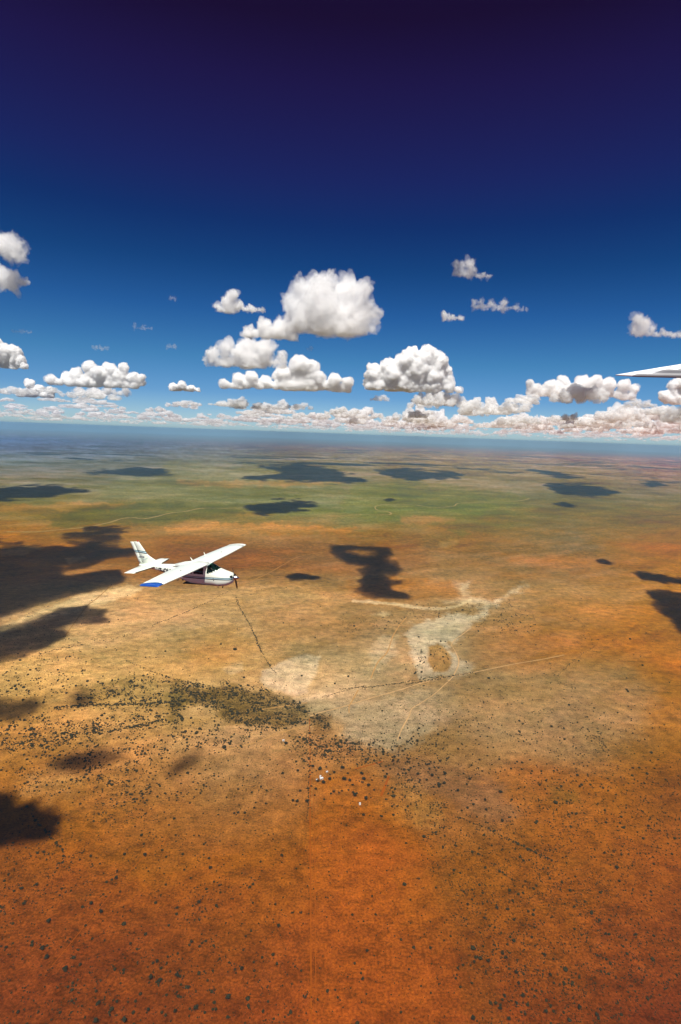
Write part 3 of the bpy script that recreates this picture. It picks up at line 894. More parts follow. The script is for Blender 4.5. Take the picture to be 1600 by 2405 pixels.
# unseen clouds added over and behind the camera, shaped to shadow the plain
def shadow_cloud(outline, H, label, hole=None, dens=.036, rag=1.0, soft=None, name='cumulus_cloud', thick=.16):
    q = np.array(outline, float)
    G = ground_at(q[:, 0], q[:, 1])
    off = SUN * (H / SUN[2])
    P2 = G[:, :2] + off[:2]
    mn, mx = P2.min(0), P2.max(0)
    ext = (mx - mn).max()
    pad = .12 * ext
    n = 170
    xs = np.linspace(mn[0] - pad, mx[0] + pad, n); ys = np.linspace(mn[1] - pad, mx[1] + pad, n)
    X, Y = np.meshgrid(xs, ys, indexing='ij')
    # test in image pixels so that raggedness keeps its look, then in metres for thickness
    gx, gy = X - off[0], Y - off[1]
    Pg = np.stack([gx.ravel(), gy.ravel(), gz(gx, gy).ravel()], -1)
    uu, vv = image_uv(Pg)
    w = min(q[:, 0].max() - q[:, 0].min(), 4 * (q[:, 1].max() - q[:, 1].min()))
    nx = fbm2(gx.ravel() / ext * 7, gy.ravel() / ext * 7, int(H) % 17, 5, .62)
    s = poly_sd(uu, vv, outline)
    if hole:
        s = np.minimum(s, -poly_sd(uu, vv, hole))
    hgt = (q[:, 1].max() - q[:, 1].min())
    ny_ = fbm2(gx.ravel() / ext * 26, gy.ravel() / ext * 18, 5 + int(H) % 7, 4, .65)
    if H > 3000:
        rag = rag * 1.9
    s = s / hgt + .03 + .085 * rag * nx + .055 * rag * ny_
    if soft:
        s = s - soft * (.5 + .5 * fbm2(gx.ravel() / ext * 16, gy.ravel() / ext * 16, 3, 4, .7)) * .25
    s = s.reshape(n, n)
    edge = np.zeros_like(s, bool); edge[0, :] = edge[-1, :] = edge[:, 0] = edge[:, -1] = True
    s[edge] = -1
    top = (np.clip(s, 0, .22) / .22) ** .8 * thick * ext * (.8 + .35 * nx.reshape(n, n))
    top = np.maximum(top, .003 * ext)
    inside = s > 0
    cell = inside[:-1, :-1] & inside[1:, :-1] & inside[1:, 1:] & inside[:-1, 1:]
    ids = np.arange(n * n).reshape(n, n)
    a, b, c, d = ids[:-1, :-1][cell], ids[1:, :-1][cell], ids[1:, 1:][cell], ids[:-1, 1:][cell]
    ft = np.stack([a, b, c, d], -1)
    fb = ft[:, ::-1] + n * n
    # side walls where the top sheet ends
    ed = np.concatenate([ft[:, [0, 1]], ft[:, [1, 2]], ft[:, [2, 3]], ft[:, [3, 0]]])
    key = np.sort(ed, 1)
    u_, inv, cnt = np.unique(key, axis=0, return_inverse=True, return_counts=True)
    be = ed[cnt[inv.ravel()] == 1]
    fs = np.stack([be[:, 1], be[:, 0], be[:, 0] + n * n, be[:, 1] + n * n], -1)
    zt = H + top * .75
    zb = H - top * .25
    co = np.concatenate([np.stack([X.ravel(), Y.ravel(), zt.ravel()], -1), np.stack([X.ravel(), Y.ravel(), zb.ravel()], -1)])
    F = np.concatenate([ft, fb, fs])
    used, F = np.unique(F, return_inverse=True)
    F = F.reshape(-1, 4)
    co = co[used]
    org = np.array([co[:, 0].mean(), co[:, 1].mean(), H])
    me = np_mesh(name, co - org, F)
    o = new_obj(name, me, cloud_mat('cloud_vapour', (dens if dens > .02 else .012) * 1300 / ext, .05))
    o.location = org
    return tag(o, label, 'cloud')

k5 = lambda pts: [((700 + x * .2551) / U, (1200 + y * .2551) / U) for x, y in pts]
k6 = lambda pts: [((x * .2551) / U, (1230 + y * .2551) / U) for x, y in pts]
shadow_cloud(k6([(-160,180),(0,180),(200,165),(210,180),(230,225),(340,225),(480,205),(640,215),(590,150),(680,105),(800,80),(1000,70),(1180,60),(1200,85),(1130,110),(1150,150),(1100,190),(930,225),(1000,250),(1180,245),(1260,270),(1160,310),(1040,340),(900,370),(760,400),(600,400),(480,440),(300,490),(200,510),(320,500),(560,500),(720,470),(900,410),(1070,395),(1120,430),(1110,500),(1060,560),(900,600),(740,620),(600,680),(400,760),(300,780),(150,850),(0,910),(-160,960)]), 2000, 'wide ragged unseen cloud overhead shaped to shade the far left of the plain', rag=.7)
shadow_cloud(k6([(-160,990),(0,960),(100,940),(250,900),(420,830),(600,770),(800,740),(810,770),(780,800),(980,775),(990,830),(960,860),(1030,880),(1020,905),(920,920),(700,930),(620,980),(580,1040),(420,1140),(280,1200),(120,1260),(-160,1330)]), 1500, 'long unseen cloud overhead shaped to shade the tan ground at the left', rag=.5)
shadow_cloud(k5([(290,380),(310,330),(410,300),(520,330),(640,325),(840,350),(870,410),(780,440),(900,480),(975,545),(900,600),(810,600),(850,640),(960,660),(950,685),(860,680),(850,740),(980,770),(1020,800),(850,805),(700,800),(510,745),(600,690),(545,650),(590,610),(550,540),(640,510),(480,490),(370,440)]), 1700, 'ring-topped unseen cloud overhead shaped to shade the middle of the red plain', hole=k5([(465,370),(590,352),(700,360),(740,395),(650,405),(520,395)]), rag=.35)
shadow_cloud([(655,1326),(680,1319),(702,1320),(740,1328),(735,1333),(700,1335),(670,1338)], 1700, 'small unseen cloud overhead shaped to shade a patch left of the ring shadow', rag=.8)
shadow_cloud([(1483,1358),(1530,1362),(1600,1372),(1660,1380),(1660,1480),(1600,1470),(1560,1448),(1535,1420),(1510,1400),(1500,1380)], 1600, 'unseen cloud overhead shaped to shade the right edge of the orange plain', rag=.6)
shadow_cloud([(1455,1318),(1480,1314),(1530,1325),(1600,1336),(1600,1348),(1530,1342),(1480,1336)], 1800, 'long thin unseen cloud overhead shaped for its shadow, beyond the right edge cloud', rag=.8)
shadow_cloud([(1368,1288),(1385,1286),(1415,1296),(1405,1301),(1378,1296)], 1900, 'little unseen cloud overhead shaped for its shadow, left of the long thin one', rag=.8)
shadow_cloud([(-90,1840),(0,1828),(18,1822),(32,1832),(30,1848),(66,1840),(95,1848),(100,1860),(125,1858),(138,1880),(130,1905),(135,1930),(95,1942),(70,1938),(40,1955),(0,1962),(-90,1960)], 1500, 'dark unseen cloud overhead shaped to shade the lower left of the orange ground', rag=.9)
shadow_cloud([(120,1740),(180,1722),(270,1726),(290,1742),(240,1765),(190,1786),(150,1782),(110,1770)], 2400, 'thin unseen cloud overhead shaped for its shadow, above the lower left ground', rag=1.2, dens=.019, soft=.2)
shadow_cloud([(380,1775),(410,1745),(455,1728),(470,1745),(430,1770),(395,1795)], 2400, 'thin narrow unseen cloud overhead shaped for its shadow, right of the thin one', rag=1.0, dens=.019, soft=.15)
shadow_cloud([(-60,1610),(40,1605),(90,1605),(100,1625),(60,1655),(0,1662),(-60,1660)], 2400, 'torn unseen cloud overhead shaped for its shadow at the left edge of the tan ground', rag=1.2, dens=.019, soft=.2)
shadow_cloud([(150,1600),(185,1585),(215,1595),(205,1625),(170,1630)], 2400, 'torn little unseen cloud overhead shaped for its shadow, right of the torn one', rag=1.2, dens=.019, soft=.2)
shadow_cloud([(0,1123),(60,1117),(130,1117),(200,1131),(150,1143),(70,1150),(-60,1152),(-60,1125)], 4400, 'broad unseen cloud overhead shaped to shade the green valley at the left', rag=1.1)
shadow_cloud([(190,1087),(300,1076),(360,1078),(410,1090),(340,1098),(290,1094)], 5400, 'long unseen cloud overhead shaped to shade the valley left of the centre', rag=1.2)
shadow_cloud([(600,1072),(680,1070),(765,1078),(790,1096),(835,1105),(800,1112),(700,1106),(560,1102),(640,1090)], 5600, 'broad unseen cloud overhead shaped to shade the valley centre', rag=1.1)
shadow_cloud([(560,1164),(640,1150),(690,1148),(735,1160),(720,1172),(640,1184),(590,1182)], 3400, 'lumpy unseen cloud overhead shaped to shade the near side of the valley', rag=1.2)
shadow_cloud([(860,1082),(930,1077),(1050,1086),(1075,1098),(1010,1102),(940,1106),(880,1094)], 5600, 'oval unseen cloud overhead shaped to shade the far valley right of the centre', rag=1.0)
shadow_cloud([(1250,1118),(1300,1112),(1370,1118),(1430,1134),(1370,1142),(1290,1136)], 4600, 'oval unseen cloud overhead shaped to shade the valley at the right', rag=1.1)
shadow_cloud([(1205,1077),(1260,1082),(1345,1100),(1300,1104),(1250,1092)], 5800, 'thin long unseen cloud overhead shaped to shade the far right valley', rag=1.0)
shadow_cloud([(1272,1160),(1300,1155),(1330,1165),(1305,1168)], 3600, 'small unseen cloud overhead shaped for its shadow at the right of the valley', rag=1.0)
shadow_cloud([(882,1150),(898,1146),(912,1151),(895,1155)], 3800, 'very small unseen cloud overhead shaped for its shadow at the centre of the valley', rag=1.0)
shadow_cloud([(1475,1113),(1510,1108),(1540,1118),(1500,1121)], 5000, 'small oval unseen cloud overhead shaped for its shadow near the right edge of the valley', rag=1.0)

# ------------------------------------------------------------------ haze over the plain
bm = bmesh.new()
bmesh.ops.create_cube(bm, size=1)
zb = gz(0.0, 64000.0) - 1
for vtx in bm.verts:
    vtx.co = (vtx.co.x * 128200, vtx.co.y * 128200 + 0, (zb if vtx.co.z < 0 else 520.0))
hz = bm_obj('haze', bm, None, None, False)
hm = bpy.data.materials.new('thin_haze')
hm.use_nodes = True
t = hm.node_tree
t.nodes.clear()
o_ = t.nodes.new('ShaderNodeOutputMaterial')
pv = t.nodes.new('ShaderNodeVolumePrincipled')
pv.inputs['Color'].default_value = (.38, .71, 1.0, 1)
pv.inputs['Density'].default_value = SIG
pv.inputs['Anisotropy'].default_value = 0.2
t.links.new(pv.outputs[0], o_.inputs['Volume'])
hz.data.materials.append(hm)
tag(hz, 'thin blue haze over the plain', None, None, 'stuff')

# ------------------------------------------------------------------ bushes, trees, the farmstead
def blob(seed, sub, squash=.75, jag=.25):
    r = np.random.RandomState(seed)
    bm = bmesh.new()
    bmesh.ops.create_icosphere(bm, subdivisions=max(sub, 1), radius=1)
    co = np.array([v.co[:] for v in bm.verts]); f = np.array([[v.index for v in q.verts] for q in bm.faces])
    bm.free()
    co *= (1 + jag * r.uniform(-1, 1, (len(co), 1)))
    co += .35 * jag * r.uniform(-1, 1, co.shape)
    co[:, 2] = co[:, 2] * squash + squash * .7
    return co, f

def leaf_mat(name, col, var):
    m = bpy.data.materials.new(name)
    nt, N, L = nodes_of(m)
    b = nt.nodes['Principled BSDF']
    b.inputs['Roughness'].default_value = .9
    b.inputs['Specular IOR Level'].default_value = .1
    g = N('ShaderNodeNewGeometry')
    n1 = N('ShaderNodeTexNoise', i_Scale=.9, i_Detail=3)
    n2 = N('ShaderNodeTexNoise', i_Scale=.03, i_Detail=3)
    L(g.outputs['Position'], n1.inputs['Vector']); L(g.outputs['Position'], n2.inputs['Vector'])
    r1 = N('ShaderNodeMapRange', n_1=.3, n_2=.7, n_3=1 - var, n_4=1 + var); L(n1.outputs[0], r1.inputs[0])
    x = N('ShaderNodeMix', data_type='RGBA', i_A=(*col, 1), i_B=(col[0] * 1.5, col[1] * 1.15, col[2] * 1.1, 1))
    L(n2.outputs[0], x.inputs['Factor'])
    y = N('ShaderNodeMix', data_type='RGBA', blend_type='MULTIPLY', i_Factor=1)
    L(x.outputs['Result'], y.inputs['A']); L(r1.outputs[0], y.inputs['B'])
    L(y.outputs['Result'], b.inputs['Base Color'])
    return m
m_shrub = leaf_mat('thorn_shrub', (.024, .024, .011), .5)
m_leaf = leaf_mat('acacia_leaves', (.020, .022, .012), .5)
m_bark = material('bark', (.10, .07, .05), .95, 0, .3, 4)

rs = np.random.RandomState(77)
BU, BV, BR = [], [], []
def sow(u, v, r):
    BU.append(np.asarray(u)); BV.append(np.asarray(v)); BR.append(np.asarray(r))
# thickets
n = 260000
u = rs.uniform(0, 1568, n); v = 1340 + (2357 - 1340) * rs.uniform(0, 1, n)
d = thick_at(u + 5 * rs.randn(n), v + 4 * rs.randn(n))
clump = .5 + .9 * fbm2(u / 16, v / 10, 4, 3, .6)
keep = rs.uniform(0, 1, n) < np.clip(d * 1.3 * clump, 0, 1) * .75 * np.interp(v, [1720, 1820], [1, .6]) + .006
u, v = u[keep], v[keep]
size = .65 + .65 * rs.gamma(2.2, .45, len(u))
size *= np.interp(v, [1340, 1560, 1750, 2000, 2357], [.8, 1.0, .8, .42, .38])
sow(u, v, size)
# open plain: sparse everywhere, drifting in density
n = 42000
u = rs.uniform(-10, 1578, n); v = rs.uniform(1450, 2365, n)
open_ = np.interp(v, [1450, 1600, 1700, 1800, 2000, 2357], [.02, .08, .16, .20, .17, .13])
open_ = open_ * np.where(poly_sd(u, v, [(716,1790),(900,1790),(985,1950),(1010,2060),(1070,2357),(716,2357)]) > 0, .35, 1.0)
open_ = open_ * np.clip(.75 + .9 * fbm2(u / 90, v / 60, 8, 4, .6), .1, 2)
keep = rs.uniform(0, 1, n) < open_ * 1.15
u, v = u[keep], v[keep]
sow(u, v, .45 + .48 * rs.gamma(1.6, .42, len(u)))
# middle-sized bushes scattered at the right, and over the pale ground
for box, cnt, lo, hi in [((1000,1640,1500,1800), 260, 1.2, 2.3), ((960,1560,1250,1700), 160, 1.0, 1.9), ((800,1640,1080,1780), 200, 1.0, 2.2), ((1150,1380,1560,1640), 90, .8, 1.3),
                         ((0,1640,260,1780), 200, 1.2, 2.6), ((200,1750,600,1860), 160, 1.1, 2.2), ((980,1240,1130,1420), 200, .7, 1.3), ((1080,1340,1260,1470), 160, .9, 1.8),
                         ((780,1380,1000,1500), 140, .8, 1.3), ((0,1380,130,1500), 120, .9, 1.9), ((300,1390,780,1560), 260, .6, 1.1), ((860,1240,1000,1400), 160, .7, 1.2)]:
    u = rs.uniform(box[0], box[2], cnt); v = rs.uniform(box[1], box[3], cnt)
    e = np.minimum(np.minimum(u - box[0], box[2] - u) / (box[2] - box[0]), np.minimum(v - box[1], box[3] - v) / (box[3] - box[1]))
    k = rs.uniform(0, .22, cnt) < e
    sow(u[k], v[k], rs.uniform(lo, hi, k.sum()) * .72)
for pts, gap, spread, size in ROWS:
    q = np.array(densify(pts, gap * .55))
    q = q[rs.uniform(0, 1, len(q)) < .66]
    sow(q[:, 0] + spread * rs.randn(len(q)) * 1.0, q[:, 1] + spread * rs.randn(len(q)) * .7, size * rs.uniform(.25, .75, len(q)))
BU, BV, BR = np.concatenate(BU), np.concatenate(BV), np.concatenate(BR)

# the trees one can pick out: place in image pixels
TREES = {
 'farm': c5([(85,72),(195,320),(330,280),(458,288),(605,295),(655,345),(490,355),(530,338),(488,402),(620,402),(673,410),(783,348),(800,400),(790,428),(877,408),(845,458),(700,452),(898,497),(320,463),(360,490),(217,507),(350,547),(150,598),(188,605),(282,607),(525,513),(575,525),(600,508),(705,523),(718,552),(822,578),(800,730),(967,742),(430,430),(378,415),(55,343),(120,128),(398,307)]),
 'rise': c5([(868,155),(912,152),(985,148),(920,185),(1025,180),(1065,130),(1085,195),(1075,228),(1110,235),(1205,178),(1200,205),(1205,238),(1160,140),(1175,312),(980,320),(1045,305),(1015,350),(1118,355),(1090,92),(1380,262),(1405,258),(1450,245),(1505,235),(1470,320),(1430,365),(1300,355),(1490,385),(1545,345),(1545,435),(1490,440),(1495,468),(1445,472),(1320,407),(1235,295),(1405,305),(890,68),(850,85),(1240,30),(1295,48),(1135,20),(1470,80)]) + c4([(745,255),(665,157),(670,203),(595,60),(540,115),(736,122),(478,82),(455,90),(480,40),(710,300)]),
 'left': c3([(224,717),(213,886),(195,843),(692,977),(735,993),(902,1120),(1051,1072),(440,1178),(1131,786),(1121,850),(100,565),(690,308),(778,273),(917,322),(848,480),(1079,220),(1101,180),(1171,194),(912,81),(655,131),(500,82),(445,100),(370,70),(455,48),(784,47),(881,14),(668,412),(535,520),(540,485),(1082,937),(1113,937),(457,1093),(506,1150),(683,1126),(806,1133),(882,813),(815,1043),(872,1019),(970,472),(985,536),(1010,552),(916,630),(815,655),(1298,415),(1283,738),(570,1175),(83,1137),(28,838),(6,832),(368,433),(417,418),(1403,1066),(1345,678),(1385,678),(540,1085),(456,222),(1300,35),(1372,22),(723,901),(816,968),(300,937),(276,597),(171,548),(466,676),(420,636)]),
 'right': c4([(718,655),(770,662),(798,710),(840,735),(585,640),(1272,470),(1283,532),(1322,508),(1428,582),(880,790),(850,925),(728,948),(808,955),(820,1003),(735,1118),(610,1167),(775,1167),(680,900),(615,903),(966,965),(908,942),(760,885),(1070,1070),(1100,1115),(945,1135),(850,1145),(810,1095),(755,1060),(840,1060),(1180,1150),(1215,403),(1225,575),(1220,775),(1485,168),(1418,277),(660,700),(895,830),(940,870),(745,865),(1345,12),(1405,10)]),
 'strip': c4([(122,853),(102,983),(162,685),(250,784),(190,233),(28,275),(113,262),(125,318),(360,520),(380,563),(315,938),(345,548),(145,600)]),
}
big = {'farm': (1.5, 3.3), 'rise': (1.6, 2.8), 'left': (1.1, 2.3), 'right': (1.0, 2.1), 'strip': (.9, 1.6)}
# bushy acacia: short trunk, forking limbs, a crown of many leaf clumps
def acacia_mesh(seed):
    r = np.random.RandomState(seed)
    V, F, MI = [], [], []
    def add(co, f, mi):
        k = sum(len(x) for x in V)
        V.append(co); F.append(f + k); MI.append(np.full(len(f), mi))
    def limb(a, b, ra, rb):
        a, b = np.array(a, float), np.array(b, float)
        d = (b - a) / np.linalg.norm(b - a)
        s = np.cross(d, [.3, .9, .1]); s /= np.linalg.norm(s); t = np.cross(d, s)
        an = np.arange(5) * 2 * math.pi / 5
        ring = np.outer(np.cos(an), s) + np.outer(np.sin(an), t)
        co = np.vstack([a + ring * ra, b + ring * rb])
        f = []
        for k in range(5):
            f += [[k, (k + 1) % 5, 5 + (k + 1) % 5], [k, 5 + (k + 1) % 5, 5 + k]]
        add(co, np.array(f), 1)
    top = np.array([.05 * r.randn(), .05 * r.randn(), .55])
    limb((0, 0, -.05), top, .09, .06)
    for k in range(5):
        a = k * 1.257 + r.uniform(-.3, .3)
        limb(top, (math.cos(a) * .6, math.sin(a) * .6, .95 + .2 * r.rand()), .05, .02)
    for k in range(15):
        a, q = r.uniform(0, 6.283), math.sqrt(r.uniform(0, 1)) * .72
        co, f = blob(seed * 50 + k, 1, .7, .35)
        s = r.uniform(.26, .42)
        add(co * s + [math.cos(a) * q, math.sin(a) * q, .62 + .42 * (1 - q * q) + .12 * r.randn()], f, 0)
    n = 170                                              # loose leaf sprays round the clumps
    a = r.uniform(0, 6.283, n); q = np.sqrt(r.uniform(0, 1.1, n)); z = .7 + r.uniform(-.15, .75, n) * (1.1 - q * q * .8)
    c = np.stack([np.cos(a) * q, np.sin(a) * q, z], -1)
    tri = c[:, None, :] + r.randn(n, 3, 3) * .075
    add(tri.reshape(-1, 3), np.arange(n * 3).reshape(-1, 3), 0)
    me = np_mesh('acacia_tree', np.vstack(V), np.vstack(F), False)
    me.materials.append(m_leaf); me.materials.append(m_bark)
    me.polygons.foreach_set('material_index', np.concatenate(MI).astype(np.int32))
    return me
tree_meshes = [acacia_mesh(300 + k) for k in range(6)]
rt = random.Random(9)
ZONE = {
 'farm': ('round dark tree of the grove about the white farm sheds', 'trees about the farm sheds'),
 'rise': ('dark tree of the loose cluster on the brown rise right of the grove', 'trees on the brown rise'),
 'left': ('lone dark tree on the open orange ground left of the straight track', 'scattered trees left of the straight track'),
 'right': ('dark tree in the speckled scrub at the lower right', 'trees in the scrub at the lower right'),
 'strip': ('small dark tree on the bare orange strip right of the straight track', 'trees on the bare orange strip'),
}
SIZES = [(1.0, 'large'), (.80, 'middling'), (.0, 'small')]
taken = []
count = {}
def plant(u, v, rad, zone, label=None):
    P = ground_at(np.array([u]), np.array([v]))[0]
    o = bpy.data.objects.new('acacia_tree', rt.choice(tree_meshes))
    COL.objects.link(o)
    o.location = (P[0], P[1], gz(P[0], P[1]))
    o.scale = (rad * rt.uniform(.88, 1.12), rad * rt.uniform(.88, 1.12), rad * rt.uniform(.75, 1.05))
    o.rotation_euler = (0, 0, rt.uniform(0, 6.283))
    taken.append((u, v))
    lab, grp = ZONE[zone]
    tag(o, label or lab, 'tree', grp)
    return o
NAMED = {
 ('left', 0): 'large lone tree by itself near the lower left edge', ('left', 1): 'lone tree below the large lone one at the lower left, lower of a close pair', ('left', 2): 'upper tree of the close pair at the lower left',
 ('left', 3): 'biggest tree on the lower orange ground, left one of two side by side', ('left', 4): 'smaller tree just right of the biggest on the lower orange ground',
 ('left', 5): 'big tree close to the bottom edge, left of the straight track', ('left', 7): 'tree cut by the bottom edge left of the straight track', ('left', 6): 'big bushy tree near the bottom, nearest the straight track on its left',
 ('farm', 0): 'big dark tree beside the lone white hut above the grove', ('farm', 9): 'widest tree in the middle of the farm grove', ('farm', 30): 'lowest tree of the farm grove, right of centre',
 ('strip', 0): 'upper of two trees on the lower bare orange strip', ('strip', 1): 'lower of two trees on the lower bare orange strip',
 ('right', 5): 'upper tree of a close pair far right in the scrub', ('right', 6): 'lower tree of a close pair far right in the scrub', ('right', 15): 'big tree at the bottom edge, left rim of the speckled scrub',
}
for zone, pts in TREES.items():
    lo, hi = big[zone]
    for i, (u, v) in enumerate(pts):
        if not (0 <= u <= 1568 and v <= 2355):
            continue
        rad = lo + (hi - lo) * rt.random() ** 1.3
        if (zone, i) in NAMED:
            rad = hi * rt.uniform(.9, 1.1)
        plant(u, v, rad, zone, NAMED.get((zone, i)))
# the largest of the sown bushes stand as single bushes too, the rest is ground cover
tk = np.array(taken)
room = 300 - len(taken)
P = ground_at(BU, BV)
seen = BR / np.linalg.norm(P - [0, 0, CAMH], axis=1)
ok = (BU > 5) & (BU < 1563) & (BV < 2345)
order = np.argsort(-np.where(ok, seen, 0))[:max(room, 0)]
single = np.zeros(len(BU), bool); single[order] = True
bush_meshes = []
for k in range(5):
    co, f = blob(900 + k, 2, .72, .22)
    me = np_mesh('thorn_bush', co, f, False); me.materials.append(m_shrub); bush_meshes.append(me)
for k in order:
    o = bpy.data.objects.new('thorn_bush', rt.choice(bush_meshes))
    COL.objects.link(o)
    o.location = (P[k, 0], P[k, 1], gz(P[k, 0], P[k, 1]))
    o.scale = (BR[k], BR[k], BR[k] * rt.uniform(.7, 1))
    o.rotation_euler = (0, 0, rt.uniform(0, 6.283))
    if BU[k] < 715:
        lab, grp = ('low round thorn bush dotting the ground left of the straight track', 'thorn bushes left of the straight track')
    elif BV[k] < 1800:
        lab, grp = ('low round thorn bush on the paler ground right of the thicket', 'thorn bushes right of the thicket')
    else:
        lab, grp = ('low round thorn bush in the lower right scrub', 'thorn bushes in the lower right scrub')
    tag(o, lab, 'bush', grp)
rest = np.where(~single)[0]
near = rest[seen[rest] > .0015]
far = rest[seen[rest] <= .0015]
VV, FF, off = [], [], 0
for ids, sub in ((near, 1), (far, 0)):
    protos = [blob(40 + k + 10 * sub, sub + 1, .75, .3) for k in range(4)]
    pick = rs.randint(0, 4, len(ids))
    for k in range(4):
        sel = ids[pick == k]
        co, f = protos[k]
        ang = rs.uniform(0, 6.283, len(sel))
        ca, sa = np.cos(ang), np.sin(ang)
        s = BR[sel]
        X = (co[None, :, 0] * ca[:, None] - co[None, :, 1] * sa[:, None]) * s[:, None] + P[sel, 0][:, None]
        Y = (co[None, :, 0] * sa[:, None] + co[None, :, 1] * ca[:, None]) * s[:, None] + P[sel, 1][:, None]
        Z = co[None, :, 2] * s[:, None] + P[sel, 2][:, None]
        VV.append(np.stack([X, Y, Z], -1).reshape(-1, 3))
        FF.append((f[None] + (np.arange(len(sel)) * len(co))[:, None, None] + off).reshape(-1, 3))
        off += len(sel) * len(co)
sm = np_mesh('scrub', np.vstack(VV), np.vstack(FF), False)
scrub = new_obj('scrub', sm, m_shrub)
tag(scrub, 'thousands of low dark bushes speckling the plain', 'scrub', None, 'stuff')

# farm sheds: walls, gabled sheet roof, door and window
m_wall = material('plastered_wall', (.62, .58, .52), .9, 0, .12, 1.2)
m_roof = material('white_sheet_roof', (.62, .61, .60), .45, .0, .08, .8)
m_door = material('weathered_door', (.16, .11, .08), .8, 0, .2, 3)
m_pane = material('window_pane', (.03, .04, .05), .15)
def box(bm, x0, x1, y0, y1, z0, z1):
    vs = [bm.verts.new((x, y, z)) for z in (z0, z1) for x, y in ((x0, y0), (x1, y0), (x1, y1), (x0, y1))]
    for f in ((0, 3, 2, 1), (4, 5, 6, 7), (0, 1, 5, 4), (1, 2, 6, 5), (2, 3, 7, 6), (3, 0, 4, 7)):
        bm.faces.new([vs[k] for k in f])
def shed(u, v, L_, W_, H_, rot, label):
    P = ground_at(np.array([u]), np.array([v]))[0]
    root = bpy.data.objects.new('farm_shed', None); COL.objects.link(root)
    root.location = (P[0], P[1], gz(P[0], P[1])); root.rotation_euler = (0, 0, rot)
    tag(root, label, 'shed', None)
    bm = bmesh.new()
    a, b = L_ / 2, W_ / 2
    pk = H_ + W_ * .18
    vs = [bm.verts.new(q) for q in ((-a,-b,0),(a,-b,0),(a,b,0),(-a,b,0),(-a,-b,H_),(a,-b,H_),(a,b,H_),(-a,b,H_),(-a,0,pk),(a,0,pk))]
    for f in ((0,1,5,4),(2,3,7,6),(1,2,6,9,5),(3,0,4,8,7),(4,5,9,8),(6,7,8,9),(3,2,1,0)):
        bm.faces.new([vs[k] for k in f])
    bm_obj('wall', bm, m_wall, root, False)
    bm = bmesh.new()
    e = .35
    th = .12
    s = (pk - H_) / b
    for sy in (-1, 1):
        q = [(-a - e, sy * (b + e), H_ - s * e), (a + e, sy * (b + e), H_ - s * e), (a + e, 0, pk), (-a - e, 0, pk)]
        lo_ = [bm.verts.new((x, y, z + .03)) for x, y, z in q]; up = [bm.verts.new((x, y, z + .03 + th)) for x, y, z in q]
        bm.faces.new(lo_); bm.faces.new(up)
        for k in range(4):
            bm.faces.new((lo_[k], lo_[(k + 1) % 4], up[(k + 1) % 4], up[k]))
    bm_obj('roof', bm, m_roof, root, False)
    bm = bmesh.new(); box(bm, -.5, .5, -b - .04, -b + .02, .02, 2.0); bm_obj('door', bm, m_door, root, False)
    for x in (-a * .6, a * .6):
        bm = bmesh.new(); box(bm, x - .4, x + .4, -b - .03, -b + .02, 1.0, 1.8); bm_obj('window', bm, m_pane, root, False)
    return root
for (u, v), L_, W_, H_, rot, lab in [
    (c5([(412,392)])[0], 6.5, 4.5, 2.6, .35, 'largest white-roofed farm shed, middle of the three in the grove'),
    (c5([(402,374)])[0], 3.6, 2.6, 2.3, 1.3, 'narrow white shed just above the largest shed'),
    (c5([(372,405)])[0], 3.4, 2.6, 2.2, .1, 'small pale shed left of the largest shed'),
    (c5([(463,331)])[0], 3.6, 2.4, 2.2, .5, 'little white shed alone at the upper side of the grove'),
    (c5([(62,42)])[0], 4.2, 3.2, 2.4, .2, 'white hut by the big tree above the grove')]:
    shed(u, v, L_ * .68, W_ * .68, H_ * .85, rot, lab)
# water tank: ringed cylinder with a shallow lid on a low plinth
P_ = ground_at(np.array([c5([(767,625)])[0][0]]), np.array([c5([(767,625)])[0][1]]))[0]
tank = bpy.data.objects.new('water_tank', None); COL.objects.link(tank); tank.location = (P_[0], P_[1], gz(P_[0], P_[1]))
tag(tank, 'small round white water tank on bare orange ground below the grove', 'water tank')
def lathe(prof, seg=24, axis='z'):
    bm = bmesh.new()
    rings = []
    for r_, z in prof:
        rings.append([bm.verts.new((r_ * math.cos(k * 2 * math.pi / seg), r_ * math.sin(k * 2 * math.pi / seg), z)) for k in range(seg)])
    for A, B in zip(rings[:-1], rings[1:]):
        for k in range(seg):
            bm.faces.new((A[k], A[(k + 1) % seg], B[(k + 1) % seg], B[k]))
    bm.faces.new(rings[0][::-1]); bm.faces.new(rings[-1])
    return bm
bm_obj('plinth', lathe([(1.5, 0), (1.5, .3)]), m_wall, tank, False)
prof = [(1.3, .3)]
for k in range(6):
    prof += [(1.3, .35 + k * .3), (1.36, .45 + k * .3), (1.3, .55 + k * .3)]
bm_obj('tank_body', lathe(prof + [(1.3, 2.3)]), m_roof, tank)
bm_obj('lid', lathe([(1.4, 2.31), (1.4, 2.38), (.3, 2.7), (.05, 2.72)]), m_roof, tank)

